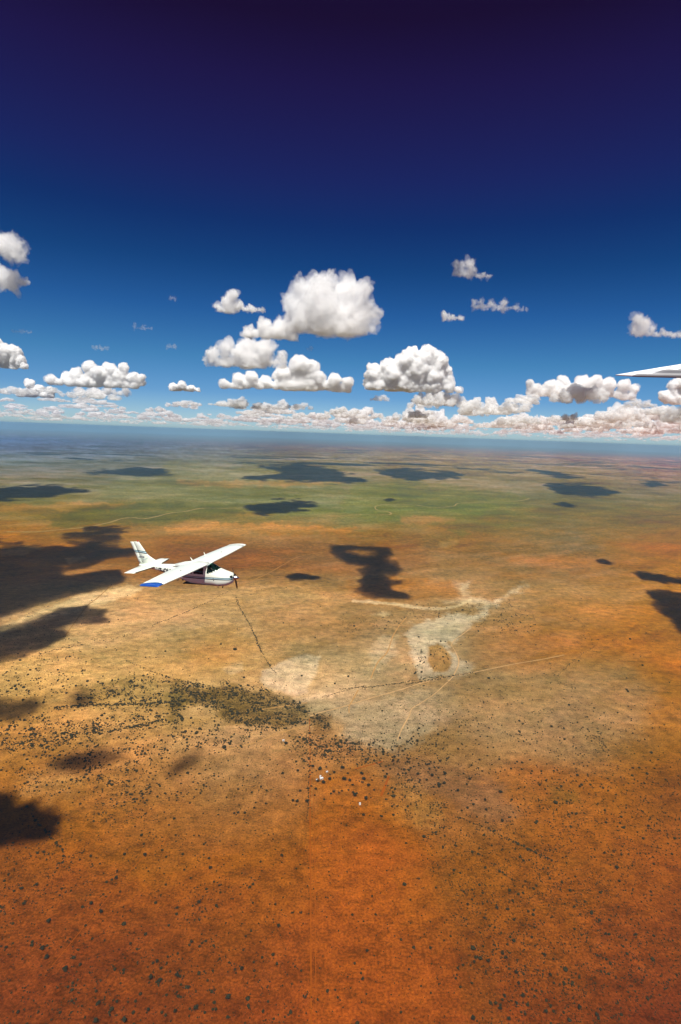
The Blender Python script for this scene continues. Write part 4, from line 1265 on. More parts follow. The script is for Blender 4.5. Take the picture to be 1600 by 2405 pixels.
# ------------------------------------------------------------------ the light aircraft
# axes of the aircraft: x forward, y to its left, z up; origin at the top of the wing root's leading edge
CF = np.array([0.9504281998, -0.3028960530, 0.0702866881])
CL = np.array([0.3007483560, 0.9528806170, 0.0396100517])
CU = np.array([-0.0789725510, -0.0165079042, 0.9967400992])
CT = np.array([-8.6196764, 37.3189624, -9.2023103])
M0 = np.array(Matrix.Rotation(math.pi / 2 - math.radians(8.25), 3, 'X') @ Matrix.Rotation(ROLL, 3, 'Z'))   # view the pose was fitted to image points in
TURN = CM @ M0.T
ax, ay, az_ = TURN @ CF, TURN @ CL, TURN @ CU
ORG = TURN @ CT + np.array([0, 0, CAMH])
plane = bpy.data.objects.new('light_aircraft', None)
COL.objects.link(plane)
plane.matrix_world = Matrix(((ax[0], ay[0], az_[0], ORG[0]), (ax[1], ay[1], az_[1], ORG[1]), (ax[2], ay[2], az_[2], ORG[2]), (0, 0, 0, 1)))
tag(plane, 'white single-engined high-wing aircraft with blue wing tip flying over the plain', 'aircraft')

m_white = material('white_paint', (.86, .91, .80), .35, 0, .03, 1.2, .5)
m_blue = material('blue_paint', (.010, .075, .36), .28, 0, .05, 2, .6)
m_dark = material('matt_dark', (.015, .015, .016), .6)
m_inside = material('cabin_lining', (.045, .05, .05), .9)
m_navy = material('navy_lettering', (.012, .018, .03), .5)
m_grey_letter = material('grey_lettering', (.10, .12, .18), .5)
m_pale_letter = material('pale_green_line', (.45, .58, .55), .5)
m_metal = material('bare_metal', (.72, .72, .74), .22, 1.0)
m_prop = material('propeller_paint', (.075, .04, .025), .45)
m_red = material('red_lens', (.55, .02, .03), .2)
m_under = m_white

def livery(name, slope, zc, top, bot, fin=False):
    """white paint with a pale teal band between a dark upper and a black lower line"""
    m = bpy.data.materials.new(name)
    nt, N, L = nodes_of(m)
    b = nt.nodes['Principled BSDF']
    b.inputs['Roughness'].default_value = .35
    b.inputs['Coat Weight'].default_value = .3
    t = N('ShaderNodeTexCoord'); s = N('ShaderNodeSeparateXYZ'); L(t.outputs['Object'], s.inputs[0])
    mx = N('ShaderNodeMath', operation='MULTIPLY'); L(s.outputs['X'], mx.inputs[0]); mx.inputs[1].default_value = -slope
    ad = N('ShaderNodeMath', operation='ADD'); L(s.outputs['Z'], ad.inputs[0]); L(mx.outputs[0], ad.inputs[1])
    r = N('ShaderNodeMapRange', n_1=zc - .5, n_2=zc + .5); L(ad.outputs[0], r.inputs[0])
    ra = N('ShaderNodeValToRGB'); ra.color_ramp.interpolation = 'CONSTANT'
    e = ra.color_ramp.elements
    def col(p, c, first=False):
        q = e[0] if first else e.new(p)
        q.position = p; q.color = (*c, 1)
    e.remove(e[-1])
    W_, TE_, CY, BK = (.82, .88, .76), (.03, .09, .11), (.46, .66, .70), (.012, .02, .03)
    col(0, W_, True); col(.5 + bot - .028, BK); col(.5 + bot + .034, CY); col(.5 + top - .045, TE_); col(.5 + top, W_)
    L(r.outputs[0], ra.inputs[0]); L(ra.outputs[0], b.inputs['Base Color'])
    return m
m_body = livery('fuselage_paint', -.028, -.880, .066, -.066)
m_fin = livery('fin_paint', -.095, 0.115, .072, -.070)

# fuselage sections: x, half width, top, bottom, sharpness, height of greatest width
SEC = [(1.66,.16,-.78,-1.10,2.0),(1.64,.30,-.70,-1.20,2.4),(1.52,.42,-.62,-1.33,2.7),(1.25,.49,-.54,-1.45,2.8),(.95,.525,-.45,-1.50,2.9),(.66,.55,-.35,-1.53,3.0),
       (.40,.565,-.19,-1.535,2.7),(.14,.575,-.03,-1.53,2.6),(-.20,.58,.03,-1.52,2.7),(-.9,.58,.04,-1.49,2.8),(-1.45,.565,.02,-1.41,2.7),(-1.85,.53,-.03,-1.30,2.6),
       (-2.4,.46,-.13,-1.14,2.5),(-3.0,.385,-.19,-.96,2.4),(-3.7,.30,-.20,-.76,2.3),(-4.4,.22,-.21,-.62,2.3),(-5.0,.15,-.22,-.53,2.2),(-5.65,.07,-.25,-.45,2.1),(-5.75,.03,-.28,-.42,2.0)]
SX = np.array([s[0] for s in SEC])[::-1]
def sec_at(x):
    return [np.interp(x, SX, np.array([s[k] for s in SEC])[::-1]) for k in range(1, 5)]
def sec_pt(x, th):
    hw, zt, zb, n = sec_at(x)
    zc, hh = (zt + zb) / 2, (zt - zb) / 2
    c, s = math.cos(th), math.sin(th)
    y = hw * math.copysign(abs(c) ** (2 / n), c)
    z = zc + hh * math.copysign(abs(s) ** (2 / n), s)
    # the cabin narrows towards the roof
    if z > zc and x > -2.2:
        k = (z - zc) / hh
        y *= 1 - .16 * k * k
    return (x, y, z)
def side_y(x, z):
    """half width of the fuselage at height z"""
    lo_, hi_ = -math.pi / 2, math.pi / 2
    for _ in range(40):
        mid = (lo_ + hi_) / 2
        if sec_pt(x, mid)[2] < z: lo_ = mid
        else: hi_ = mid
    return sec_pt(x, lo_)[1]
NTH = 56
xs = [1.66,1.64,1.58,1.52,1.4,1.25,1.1,.95,.8,.66,.53,.40,.27,.14,-.02,-.14,-.28,-.45,-.65,-.85,-1.02,-1.12,-1.28,-1.45,-1.65,-1.85,-2.1,-2.4,-2.7,-3.0,-3.35,-3.7,-4.05,-4.4,-4.7,-5.0,-5.35,-5.65,-5.75]
def glass_kind(x, y, z):
    """which opening a spot of the skin lies in"""
    if -.02 <= x <= .66:
        line = -.36 - .27 * np.clip((.66 - x) / .66, 0, 1) ** .8       # lower edge drops towards the door post
        if z > line and abs(y) > -1 and (z > line):
            return 'windshield'
    if -1.02 <= x <= -.28 and -.63 < z < -.20 and abs(y) > .3:
        return 'side_window'
    if -1.85 <= x <= -1.12 and -.60 < z < -.24 and abs(y) > .3:
        return 'rear_window'
    return None
def skin(offset=0.0, want=None):
    bm = bmesh.new()
    grid = []
    for x in xs:
        row = []
        for k in range(NTH):
            th = 2 * math.pi * (k + .5) / NTH
            p = Vector(sec_pt(x, th))
            if offset:
                hw, zt, zb, n = sec_at(x)
                c = Vector((x, 0, (zt + zb) / 2))
                p = c + (p - c) * (1 - offset / max(hw, .1))
            row.append(bm.verts.new(p))
        grid.append(row)
    for A, B in zip(grid[:-1], grid[1:]):
        for k in range(NTH):
            q = (A[k], B[k], B[(k + 1) % NTH], A[(k + 1) % NTH])
            c = sum((v_.co for v_ in q), Vector()) / 4
            g = glass_kind(c.x, c.y, c.z)
            if want == 'skin' and g: continue
            if want in ('windshield', 'side_window', 'rear_window') and g != want: continue
            bm.faces.new(q)
    if want in ('skin', 'lining'):
        bm.faces.new(grid[0]); bm.faces.new(grid[-1][::-1])
    lone = [v_ for v_ in bm.verts if not v_.link_faces]
    bmesh.ops.delete(bm, geom=lone, context='VERTS')
    return bm
fus = bm_obj('fuselage', skin(0, 'skin'), m_body, plane)

def glass_mat(name, tint, clear):
    m = bpy.data.materials.new(name)
    nt, N, L = nodes_of(m)
    nt.nodes.remove(nt.nodes['Principled BSDF'])
    out = nt.nodes['Material Output']
    tr = N('ShaderNodeBsdfTransparent'); tr.inputs[0].default_value = (*tint, 1)
    gl = N('ShaderNodeBsdfGlossy'); gl.inputs['Roughness'].default_value = .06
    fr = N('ShaderNodeFresnel', i_IOR=1.5)
    x = N('ShaderNodeMixShader'); L(fr.outputs[0], x.inputs[0]); L(tr.outputs[0], x.inputs[1]); L(gl.outputs[0], x.inputs[2])
    L(x.outputs[0], out.inputs['Surface'])
    return m
m_glass = glass_mat('green_tinted_glass', (.42, .78, .74), 1)
m_smoke = glass_mat('dark_tinted_glass', (.10, .09, .10), 1)
bm_obj('windshield', skin(0, 'windshield'), m_glass, plane)
for sgn in (-1, 1):
    for kind in ('side_window', 'rear_window'):
        bm = skin(0, kind)
        bmesh.ops.delete(bm, geom=[v_ for v_ in bm.verts if v_.co.y * sgn < 0], context='VERTS')
        bm_obj('side_window', bm, m_smoke, plane)
# cabin: floor, bulkhead, instrument panel, seats
def quick_box(name, x0, x1, y0, y1, z0, z1, mat, parent, bev=.02):
    bm = bmesh.new(); box(bm, x0, x1, y0, y1, z0, z1)
    bmesh.ops.bevel(bm, geom=bm.edges[:], offset=bev, segments=2, affect='EDGES')
    return bm_obj(name, bm, mat, parent)
quick_box('cabin_floor', -2.0, .9, -.45, .45, -1.40, -1.34, m_inside, plane, .01)
quick_box('rear_bulkhead', -2.05, -2.0, -.42, .42, -1.2, -.2, m_inside, plane, .01)
quick_box('instrument_panel', .42, .52, -.46, .46, -.85, -.50, m_inside, plane)
quick_box('glare_shield', .40, .64, -.45, .45, -.50, -.465, material('glare_shield', (.03, .12, .12), .8), plane, .01)
for sy in (-.26, .26):
    seat = quick_box('seat', -.75, -.25, sy - .2, sy + .2, -1.15, -1.02, m_inside, plane, .04)
    quick_box('backrest', -.85, -.73, sy - .2, sy + .2, -1.05, -.42, m_inside, seat, .04)

# door post, door seams, cowl details
bm = bmesh.new()
def strip(bm, pts, w, off=.006):
    """a narrow line laid on the right-hand skin along (x, z) points"""
    for sgn in (-1,):
        prev = None
        for k, (x, z) in enumerate(pts):
            a = np.array(pts[min(k + 1, len(pts) - 1)]) - np.array(pts[max(k - 1, 0)])
            a = a / (np.linalg.norm(a) + 1e-9); nn = np.array([-a[1], a[0]]) * w / 2
            cur = []
            for s in (-1, 1):
                xx, zz = x + nn[0] * s, z + nn[1] * s
                cur.append(bm.verts.new((xx, -(side_y(xx, zz) + off), zz)))
            if prev: bm.faces.new((prev[0], prev[1], cur[1], cur[0]))
            prev = cur
strip(bm, [(.45, -.845), (.452, -.90), (.455, -.965)], .03)
bm_obj('cowl_latch', bm, m_navy, fus)
bm = bmesh.new()
strip(bm, [(-.13, -.66), (-.13, -.9), (-.13, -1.15), (-.16, -1.30)], .012, .004); strip(bm, [(-.16, -1.30), (-.6, -1.30), (-1.0, -1.27)], .012, .004); strip(bm, [(-1.06, -.66), (-1.06, -.95), (-1.02, -1.25)], .012, .004)
bm_obj('door_seam', bm, material('seam_gap', (.25, .25, .26), .8), fus)  # grey strips along the door joints
bm = bmesh.new()
strip(bm, [(.44, -1.02), (.50, -1.02)], .05, .008)
bm_obj('cowl_vent', bm, m_dark, fus)
for sy in (-1, 1):                                            # cooling inlets either side of the spinner
    bm = bmesh.new()
    ring = []
    for k in range(16):
        a = 2 * math.pi * k / 16
        ring.append((1.655 + .0 * math.cos(a), sy * .235 + .10 * math.cos(a) * sy, -.80 + .075 * math.sin(a)))
    f1_ = [bm.verts.new((x + .012, y, z)) for x, y, z in ring]; f2_ = [bm.verts.new((x - .10, y * 1.02, z)) for x, y, z in ring]
    bm.faces.new(f1_)
    for k in range(16):
        bm.faces.new((f1_[k], f1_[(k + 1) % 16], f2_[(k + 1) % 16], f2_[k]))
    bm_obj('cooling_inlet', bm, m_dark, fus, False)
bm = lathe([(.0, 0), (.022, 0), (.022, .12), (.0, .12)], 10)
o = bm_obj('drain_mast', bm, m_dark, fus); o.location = (.55, -.2, -1.64)
bm = lathe([(.03, 0), (.035, .16), (.02, .17)], 10)
o = bm_obj('exhaust_pipe', bm, m_dark, fus); o.location = (.9, -.25, -1.60); o.rotation_euler = (0, .5, 0)
o = quick_box('step', -2.42, -2.30, -.50, -.36, -1.17, -1.13, m_dark, fus, .01)

# wings
def foil(x0, x1, thick, n=14, droop=0):
    """closed section from leading x0 back to trailing x1, as (x, z)"""
    up, dn = [], []
    for k in range(n + 1):
        t = (1 - math.cos(math.pi * k / n)) / 2
        y = 5 * thick * (.2969 * math.sqrt(t) - .126 * t - .3516 * t * t + .2843 * t ** 3 - .1036 * t ** 4)
        c_ = .02 * 4 * t * (1 - t)
        up.append((t, c_ + y)); dn.append((t, c_ - y * .75))
    ch = x0 - x1
    return [(x0 - t * ch, z * ch) for t, z in up] + [(x0 - t * ch, z * ch) for t, z in dn[::-1][1:-1]]
def loft(sections, caps=True):
    bm = bmesh.new()
    R_ = [[bm.verts.new(p) for p in s] for s in sections]
    n = len(R_[0])
    for A, B in zip(R_[:-1], R_[1:]):
        for k in range(n):
            bm.faces.new((A[k], A[(k + 1) % n], B[(k + 1) % n], B[k]))
    if caps:
        bm.faces.new(R_[0][::-1]); bm.faces.new(R_[-1])
    return bm
def wing_section(y, sgn):
    f = abs(y) / 5.55
    le = -.005 - .12 * max(0, (f - .45) / .55); te = -1.80 + .27 * max(0, (f - .40) / .60)
    return [(x, y, z - .02 + .045 * f) for x, z in foil(le, te, .13)]
for sgn in (-1, 1):
    st = [.0, .5, 1.5, 2.5, 3.6, 4.6, 5.12]
    w = bm_obj('wing', loft([wing_section(sgn * y, sgn) for y in st]), m_white, plane)
    tips = []
    for y, sc_, thk, dz in [(5.123, 1, 1, 0), (5.3, .995, .95, .005), (5.44, .975, .80, .0), (5.52, .94, .52, -.03), (5.56, .88, .2, -.06)]:
        b_ = wing_section(sgn * y, sgn)
        xm = -.13 - .45; zm = .05
        tips.append([(xm + (x - xm) * sc_, yy, zm + (z - zm) * thk + dz) for x, yy, z in b_])
    bm_obj('wing_tip', loft(tips), m_blue if sgn < 0 else m_white, w)
    # aileron and flap lines on the upper surface
    def top_z(x, y):
        s = wing_section(sgn * y, sgn)
        n = 15
        return np.interp(-x, [-p[0] for p in s[:n]], [p[2] for p in s[:n]])
    bm = bmesh.new()
    def line(p, q, wd):
        p, q = np.array(p), np.array(q)
        d = (q - p) / np.linalg.norm(q - p); nn = np.array([-d[1], d[0]]) * wd / 2
        vs = []
        for t in np.linspace(0, 1, 9):
            c = p + (q - p) * t
            vs.append([bm.verts.new((c[0] + s * nn[0], sgn * (c[1] + s * nn[1]), top_z(c[0] + s * nn[0], c[1] + s * nn[1]) + .004)) for s in (-1, 1)])
        for A, B in zip(vs[:-1], vs[1:]):
            bm.faces.new((A[0], A[1], B[1], B[0]))
    line((-1.36, .62), (-1.36, 3.0), .02); line((-1.36, 3.0), (-1.19, 5.08), .02); line((-1.36, 3.0), (-1.70, 3.0), .02)
    bm_obj('aileron_gap', bm, material('gap_line', (.45, .45, .46), .8), w)
    bm = lathe([(.035, 0), (.03, .02)], 12)
    o = bm_obj('fuel_cap', bm, m_dark, w); o.location = (-.62, sgn * 2.55, top_z(-.62, 2.55))
# wing root fairing over the cabin roof, running back to the spine
bm = loft([[(x, y, z) for y, z in prof_] for x, prof_ in [(.02, [(-.50,-.05),(0,-.0),(.50,-.05),(0,-.1)]), (-.4, [(-.58,.0),(0,.15),(.58,.0),(0,-.1)]), (-1.3, [(-.58,-.04),(0,.13),(.58,-.04),(0,-.1)]), (-1.95, [(-.5,-.14),(0,.05),(.5,-.14),(0,-.2)]), (-2.9, [(-.30,-.28),(0,-.17),(.30,-.28),(0,-.3)])]])
bm_obj('roof_fairing', bm, m_white, fus)

# tail
def fin_mesh(pts, thick, axis):
    """slab through (x, z) outline with rounded leading side"""
    bm = bmesh.new()
    A = [bm.verts.new((x, -t * thick, z)) for x, z, t in pts]; B = [bm.verts.new((x, t * thick, z)) for x, z, t in pts]
    n = len(pts)
    bm.faces.new(A[::-1]); bm.faces.new(B)
    for k in range(n):
        bm.faces.new((A[k], A[(k + 1) % n], B[(k + 1) % n], B[k]))
    return bm
def airfoil_fin(levels):
    return loft([[(le - t * (le - te), y_, z) for t, y_ in [(0, 0), (.03, .5 * th), (.12, .85 * th), (.3, th), (.6, .75 * th), (1, .08 * th), (1, -.08 * th), (.6, -.75 * th), (.3, -th), (.12, -.85 * th), (.03, -.5 * th)]] for z, le, te, th in levels])
fin = bm_obj('fin', airfoil_fin([(-.34,-3.75,-5.40,.07),(-.20,-3.85,-5.44,.065),(-.10,-3.98,-5.47,.05),(.10,-4.40,-5.55,.05),(.28,-4.72,-5.61,.05),(.48,-4.98,-5.68,.05),(.75,-5.16,-5.78,.045),(1.05,-5.37,-5.90,.04),(1.30,-5.55,-5.99,.035),(1.345,-5.62,-6.0,.02)]), m_fin, plane)
rud = bm_obj('rudder', airfoil_fin([(-.32,-5.40,-5.68,.04),(.10,-5.555,-5.83,.045),(.48,-5.685,-5.98,.045),(1.05,-5.905,-6.20,.036),(1.27,-5.995,-6.29,.03),(1.33,-6.01,-6.29,.02)]), m_fin, plane)
o = bm_obj('beacon', lathe([(.04, 0), (.045, .03), (.03, .09), (.005, .11)], 12), m_red, fin); o.location = (-5.66, 0, 1.34)
for sgn in (-1, 1):
    def stab(y, le, te, th):
        return [(x, sgn * y, -.36 + z) for x, z in foil(le, te, th, 10)]
    s_ = bm_obj('tailplane', loft([stab(.02, -4.22, -5.02, .09), stab(1.0, -4.40, -5.05, .09), stab(1.92, -4.60, -5.07, .09), stab(2.03, -4.66, -5.06, .04)]), m_white, plane)
    bm_obj('elevator', loft([stab(.12, -5.025, -5.60, .05), stab(1.0, -5.055, -5.55, .06), stab(1.92, -5.075, -5.46, .06), stab(2.035, -5.065, -5.42, .04)]), m_white, s_)
    bm = bmesh.new()
    prev = None                                               # black strip wrapped round the leading edge
    for y in (.30, 1.0, 1.9):
        le = np.interp(y, [.02, 1.0, 1.92], [-4.22, -4.40, -4.60])
        cur = [bm.verts.new((le + dx, sgn * y, -.36 + dz)) for dx, dz in ((-.05, .030), (-.012, .022), (.008, .0), (-.012, -.020), (-.07, -.034))]
        if prev:
            for a, b, c, d in zip(prev[:-1], prev[1:], cur[1:], cur[:-1]):
                bm.faces.new((a, b, c, d))
        prev = cur
    bm_obj('leading_edge_strip', bm, m_dark, s_)

# propeller
hub = bpy.data.objects.new('propeller', None); COL.objects.link(hub); hub.parent = plane; hub.location = (1.70, 0, -.925)
bm = lathe([(.175, 0), (.17, .05), (.155, .12), (.125, .20), (.08, .29), (.035, .355), (.004, .375)], 28)
sp_ = bm_obj('spinner', bm, m_metal, hub); sp_.rotation_euler = (0, math.pi / 2, 0)
for ang in (-.20, math.pi - .34):
    secs = []
    for r_, ch, tw, th in [(.10,.07,1.1,.045),(.2,.10,1.0,.035),(.35,.135,.75,.024),(.55,.14,.52,.018),(.72,.115,.40,.012),(.84,.06,.36,.006)]:
        s = []
        for k in range(10):
            a = 2 * math.pi * k / 10
            cx, cy = ch * .5 * math.cos(a), th * math.sin(a)
            s.append((cx * math.sin(tw) * .9 + cy * math.cos(tw) + .08, cx * math.cos(tw) - cy * math.sin(tw), -r_))
        secs.append(s)
    b_ = bm_obj('blade', loft(secs), m_prop, hub); b_.rotation_euler = (-ang, 0, 0)
# aerials on the roof
for (x, y, z, x2, z2) in [(-1.03, 1.2, .14, -1.18, .43), (-1.53, .3, .05, -1.70, .27), (-2.6, .1, -.16, -2.75, .02)][:2]:
    bm = loft([[(x, y - .012, z), (x - .10, y - .012, z), (x - .10, y + .012, z), (x, y + .012, z)], [(x2, y - .006, z2), (x2 - .035, y - .006, z2), (x2 - .035, y + .006, z2), (x2, y + .006, z2)]])
    bm_obj('aerial', bm, m_white, plane, False)

# lettering
def words(body, size, shear=0.0, bold=0.0):
    cu = bpy.data.curves.new('t', 'FONT')
    cu.body = body; cu.size = size; cu.shear = shear; cu.offset = bold; cu.resolution_u = 3
    o = bpy.data.objects.new('t', cu); COL.objects.link(o)
    dg = bpy.context.evaluated_depsgraph_get()
    me = bpy.data.meshes.new_from_object(o.evaluated_get(dg))
    bpy.data.objects.remove(o)
    bm = bmesh.new(); bm.from_mesh(me)
    bmesh.ops.triangulate(bm, faces=bm.faces[:])
    for _ in range(2):
        bmesh.ops.subdivide_edges(bm, edges=[e for e in bm.edges if e.calc_length() > size * .2], cuts=1)
    bpy.data.meshes.remove(me)
    return bm
def on_side(bm, x0, z0, slope, sgn, name, mat, parent, width=1.0):
    for v_ in bm.verts:
        u_, t_ = v_.co.x * width, v_.co.y
        x = x0 + u_ * (1 if sgn < 0 else -1)
        z = z0 + t_ + slope * u_
        v_.co = (x, sgn * (side_y(x, z) + .006), z)
    return bm_obj(name, bm, mat, parent, False)
for sgn in (-1, 1):
    on_side(words('V5-OU', .45, 0, .022), -4.14 if sgn < 0 else -2.9, -.715, -.02, sgn, 'registration', m_navy, fus, .92)
    bm = words('prova', .17, .25, .006)                       # small slanting script on the fin, hardly legible
    for v_ in bm.verts:
        x = -5.66 + v_.co.x * 1.12 if sgn < 0 else -5.10 - v_.co.x * 1.12
        v_.co = (x, sgn * .058, .245 + v_.co.y - .05 * v_.co.x)
    bm_obj('fin_lettering', bm, m_grey_letter, fin, False)
    bm = bmesh.new()
    prev = None
    for t in np.linspace(0, 1, 22):
        x = -5.66 + .72 * t; z = .10 + .02 * math.sin(t * 5) + .16 * max(0, t - .55) ** 1.5 * 3
        cur = (bm.verts.new((x, sgn * .058, z - .012 - .02 * t)), bm.verts.new((x, sgn * .058, z + .012)))
        if prev: bm.faces.new((prev[0], cur[0], cur[1], prev[1]))
        prev = cur
    bm_obj('fin_swoosh', bm, m_pale_letter, fin, False)

# the pilot, seated at the left, looking ahead
def skin_body(name, joints, bones, mat, sub=1):
    me = bpy.data.meshes.new(name)
    me.from_pydata([j[0] for j in joints], bones, [])
    o = bpy.data.objects.new('t', me); COL.objects.link(o)
    md = o.modifiers.new('s', 'SKIN'); md.use_smooth_shade = True
    for k, j in enumerate(joints):
        me.skin_vertices[0].data[k].radius = j[1]
    me.skin_vertices[0].data[0].use_root = True
    o.modifiers.new('d', 'SUBSURF').levels = sub
    o.modifiers['d'].render_levels = sub
    dg = bpy.context.evaluated_depsgraph_get()
    out = bpy.data.meshes.new_from_object(o.evaluated_get(dg))
    bpy.data.objects.remove(o)
    return new_obj(name, out, mat)
m_skin = material('skin', (.42, .25, .17), .6); m_shirt = material('pale_shirt', (.62, .60, .52), .85, 0, .1, 20); m_hair = material('brown_hair', (.05, .03, .02), .7); m_cap = material('white_cap', (.75, .76, .75), .8)
J = [((0,0,.08),(.17,.14)),((.0,0,.28),(.15,.11)),((.02,0,.46),(.18,.11)),((.03,0,.57),(.07,.06)),((.05,0,.66),(.06,.06)),((.065,0,.75),(.085,.075)),((.07,0,.85),(.08,.07)),
     ((.03,.19,.50),(.065,.06)),((.10,.24,.28),(.05,.048)),((.34,.17,.30),(.038,.034)),((.42,.16,.31),(.03,.025)),
     ((.03,-.19,.50),(.065,.06)),((.10,-.24,.28),(.05,.048)),((.34,-.17,.30),(.038,.034)),((.42,-.16,.31),(.03,.025)),
     ((.10,.10,.06),(.09,.085)),((.46,.12,.10),(.07,.065)),((.62,.12,-.28),(.05,.05)),((.72,.12,-.31),(.045,.03)),
     ((.10,-.10,.06),(.09,.085)),((.46,-.12,.10),(.07,.065)),((.62,-.12,-.28),(.05,.05)),((.72,-.12,-.31),(.045,.03))]
Bn = [(0,1),(1,2),(2,3),(3,4),(4,5),(5,6),(2,7),(7,8),(8,9),(9,10),(2,11),(11,12),(12,13),(13,14),(0,15),(15,16),(16,17),(17,18),(0,19),(19,20),(20,21),(21,22)]
pilot = skin_body('person', J, Bn, [m_shirt])
pilot.data.materials.append(m_skin)
for p in pilot.data.polygons:
    c = p.center
    if c.z > .585 or c.x > .30 and c.z > .2 and abs(c.y) > .1 and c.x < .5 and c.z > .24:
        p.material_index = 1
bm = lathe([(.088, .80), (.098, .84), (.092, .89), (.06, .93), (.01, .945)], 18)
for v_ in bm.verts: v_.co.x += .066
bm2 = bmesh.ops.create_cube(bm, size=1, matrix=Matrix.Translation((.18, 0, .825)) @ Matrix.Diagonal((.10, .13, .012, 1)))
cap_ = bm_obj('cap', bm, m_cap, pilot)
for (x, y, z, r_, nm, mt) in [(.148, .03, .775, .009, 'eye', m_dark), (.148, -.03, .775, .009, 'eye', m_dark), (.158, 0, .745, .016, 'nose', m_skin), (.066, .088, .76, .022, 'ear', m_skin), (.066, -.088, .76, .022, 'ear', m_skin)]:
    bm = bmesh.new(); bmesh.ops.create_icosphere(bm, subdivisions=2, radius=r_, matrix=Matrix.Translation((x, y, z)))
    bm_obj(nm, bm, mt, pilot)
for sy in (-1, 1):                                            # hands closed on the yoke
    for k in range(5):
        a = .5 * (k - 1.5)
        bm = loft([[(px + .43 + dx, sy * .155 + py * sy, pz + .305 + dz) for px, py, pz in [(0, -.008, -.008), (0, .008, -.008), (0, .008, .008), (0, -.008, .008)]] for dx, dz in [(0, (k - 2) * .018), (.035, (k - 2) * .018 + .004), (.05, (k - 2) * .017 - .012), (.035, (k - 2) * .016 - .022)]])
        bm_obj('finger' if k < 4 else 'thumb', bm, m_skin, pilot)
pilot.matrix_world = plane.matrix_world @ Matrix.Translation((-.42, .25, -1.10))
tag(pilot, 'pilot in pale shirt and white cap behind the aircraft windshield', 'person')

# ------------------------------------------------------------------ the wing of the aircraft the picture is taken from
def at_px(u, v, dist):
    return np.array([0, 0, CAMH]) + ray(u, v) * dist
T = at_px(1417, 862.5, 5.3)                 # trailing corner at the tip
T2 = at_px(1470, 865.2, 5.28)
A = at_px(1640, 826, 5.45)                   # trailing edge, nearer
Bq = at_px(1700, 869, 5.30)                 # along the tip, towards the leading edge
span = A - T; span /= np.linalg.norm(span)
chd = Bq - T2; chd -= span * (chd @ span) * .0; chd /= np.linalg.norm(chd)
nrm = np.cross(span, chd); nrm /= np.linalg.norm(nrm)
if nrm[2] < 0: nrm = -nrm
ow = bpy.data.objects.new('aircraft_wing', None); COL.objects.link(ow)
chd2 = np.cross(nrm, span)
if chd2 @ chd < 0: chd2 = -chd2
ow.matrix_world = Matrix(((span[0], chd2[0], nrm[0], T[0]), (span[1], chd2[1], nrm[1], T[1]), (span[2], chd2[2], nrm[2], T[2]), (0, 0, 0, 1))) if np.linalg.det(np.stack([span, chd2, nrm], 1)) > 0 else Matrix(((span[0], -chd2[0], nrm[0], T[0]), (span[1], -chd2[1], nrm[1], T[1]), (span[2], -chd2[2], nrm[2], T[2]), (0, 0, 0, 1)))
sg = 1.0 if np.linalg.det(np.stack([span, chd2, nrm], 1)) > 0 else -1.0
tag(ow, 'shade-grey corrugated tip of another aircraft wing entering at the right edge', 'aircraft wing')
inv = np.array(ow.matrix_world.inverted())
def loc_(p): return (inv @ np.append(p, 1))[:3]
t2 = loc_(T2)
k_sk = t2[0] / (t2[1] * sg) if abs(t2[1]) > 1e-6 else 0
tipx = lambda c: (np.clip(c, 0, abs(t2[1])) * k_sk) + max(0, c - abs(t2[1])) * ((loc_(Bq)[0] - t2[0]) / (abs(loc_(Bq)[1]) - abs(t2[1])))
m_wing_up = material('wing_white', (.78, .79, .80), .4, 0, .04, 6)
m_wing_shade = material('wing_shade_grey', (.27, .27, .28), .5, 0, .10, 5)  # grey puts the shade of a wing underside into the colour
m_wing_gap = material('wing_gap', (.05, .045, .05), .8)
def under(c):                                # depth of the underside below the upper one, by distance from the trailing edge
    return .008 + .014 * (1 - math.exp(-c / .5))
def corr(s):                                 # pressed ribs running fore and aft
    return .010 * math.sin(s / .19 * 2 * math.pi)
bm = bmesh.new()
cs = [0, .045, .06, .16, .30, .45]
ss = list(np.arange(0, 3.4, .0106))
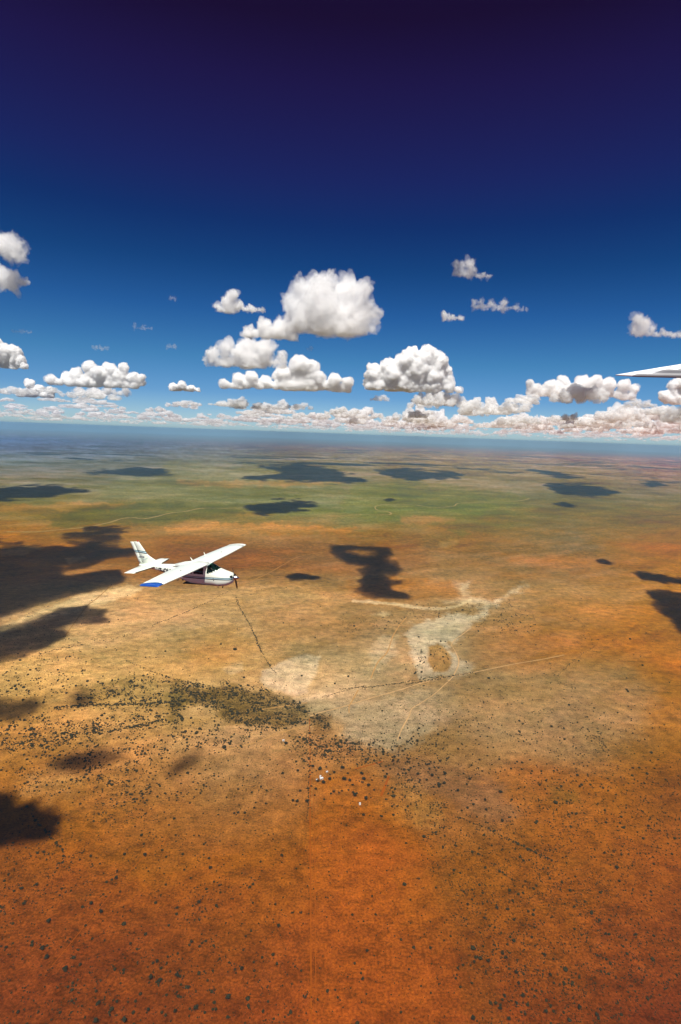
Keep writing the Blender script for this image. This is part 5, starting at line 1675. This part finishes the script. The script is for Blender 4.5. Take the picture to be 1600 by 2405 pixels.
def build(cs, ss, f_z, wave):
    G = []
    for s in ss:
        row = []
        for c in cs:
            x = max(s, 0) + (tipx(c) if True else 0)
            row.append(bm.verts.new((x, sg * c, f_z(c) + (wave(s) if c > 0.01 else 0))))
        G.append(row)
    for a, b in zip(G[:-1], G[1:]):
        for k in range(len(cs) - 1):
            bm.faces.new((a[k], b[k], b[k + 1], a[k + 1]))
    return G
up = build(cs, ss, lambda c: .02 * c, corr)
dn = build(cs, ss, lambda c: -under(c), corr)
for e in (0, -1):
    for k in range(len(cs) - 1):
        bm.faces.new((up[e][k], up[e][k + 1], dn[e][k + 1], dn[e][k]))
for a, b, c, d in zip(up[:-1], up[1:], dn[1:], dn[:-1]):
    bm.faces.new((a[0], b[0], c[0], d[0])); bm.faces.new((a[-1], b[-1], c[-1], d[-1]))
ail = bm_obj('aileron', bm, [m_wing_shade, m_wing_up], ow, False)
for p in ail.data.polygons:
    if abs(p.center.y) < .046: p.material_index = 1  # white rim painted as the sunlit edge beside the shade grey
bm = bmesh.new()
cs = [.462, .55, .7, .9, 1.15, 1.35, 1.5]
prof_dn = lambda c: -under(c) - .05 * math.sin(min(1, (c - .45) / 1.05) * math.pi)
up = build(cs, ss[::24], lambda c: .02 * c + .03 * math.sin(min(1, (c - .45) / 1.05) * math.pi), lambda s: 0.0)
dn = build(cs, ss[::24], prof_dn, lambda s: 0.0)
for e in (0, -1):
    for k in range(len(cs) - 1):
        bm.faces.new((up[e][k], up[e][k + 1], dn[e][k + 1], dn[e][k]))
for a, b, c, d in zip(up[:-1], up[1:], dn[1:], dn[:-1]):
    bm.faces.new((a[0], b[0], c[0], d[0])); bm.faces.new((a[-1], b[-1], c[-1], d[-1]))
bm_obj('wing_panel', bm, m_wing_shade, ow, False)
bm = bmesh.new()                             # rivet heads and static wicks along the trailing edge
for k in range(60):
    bmesh.ops.create_icosphere(bm, subdivisions=1, radius=.006, matrix=Matrix.Translation((.25 + k * .05, sg * .012, .002)))
bm_obj('rivet_line', bm, m_wing_up, ow)
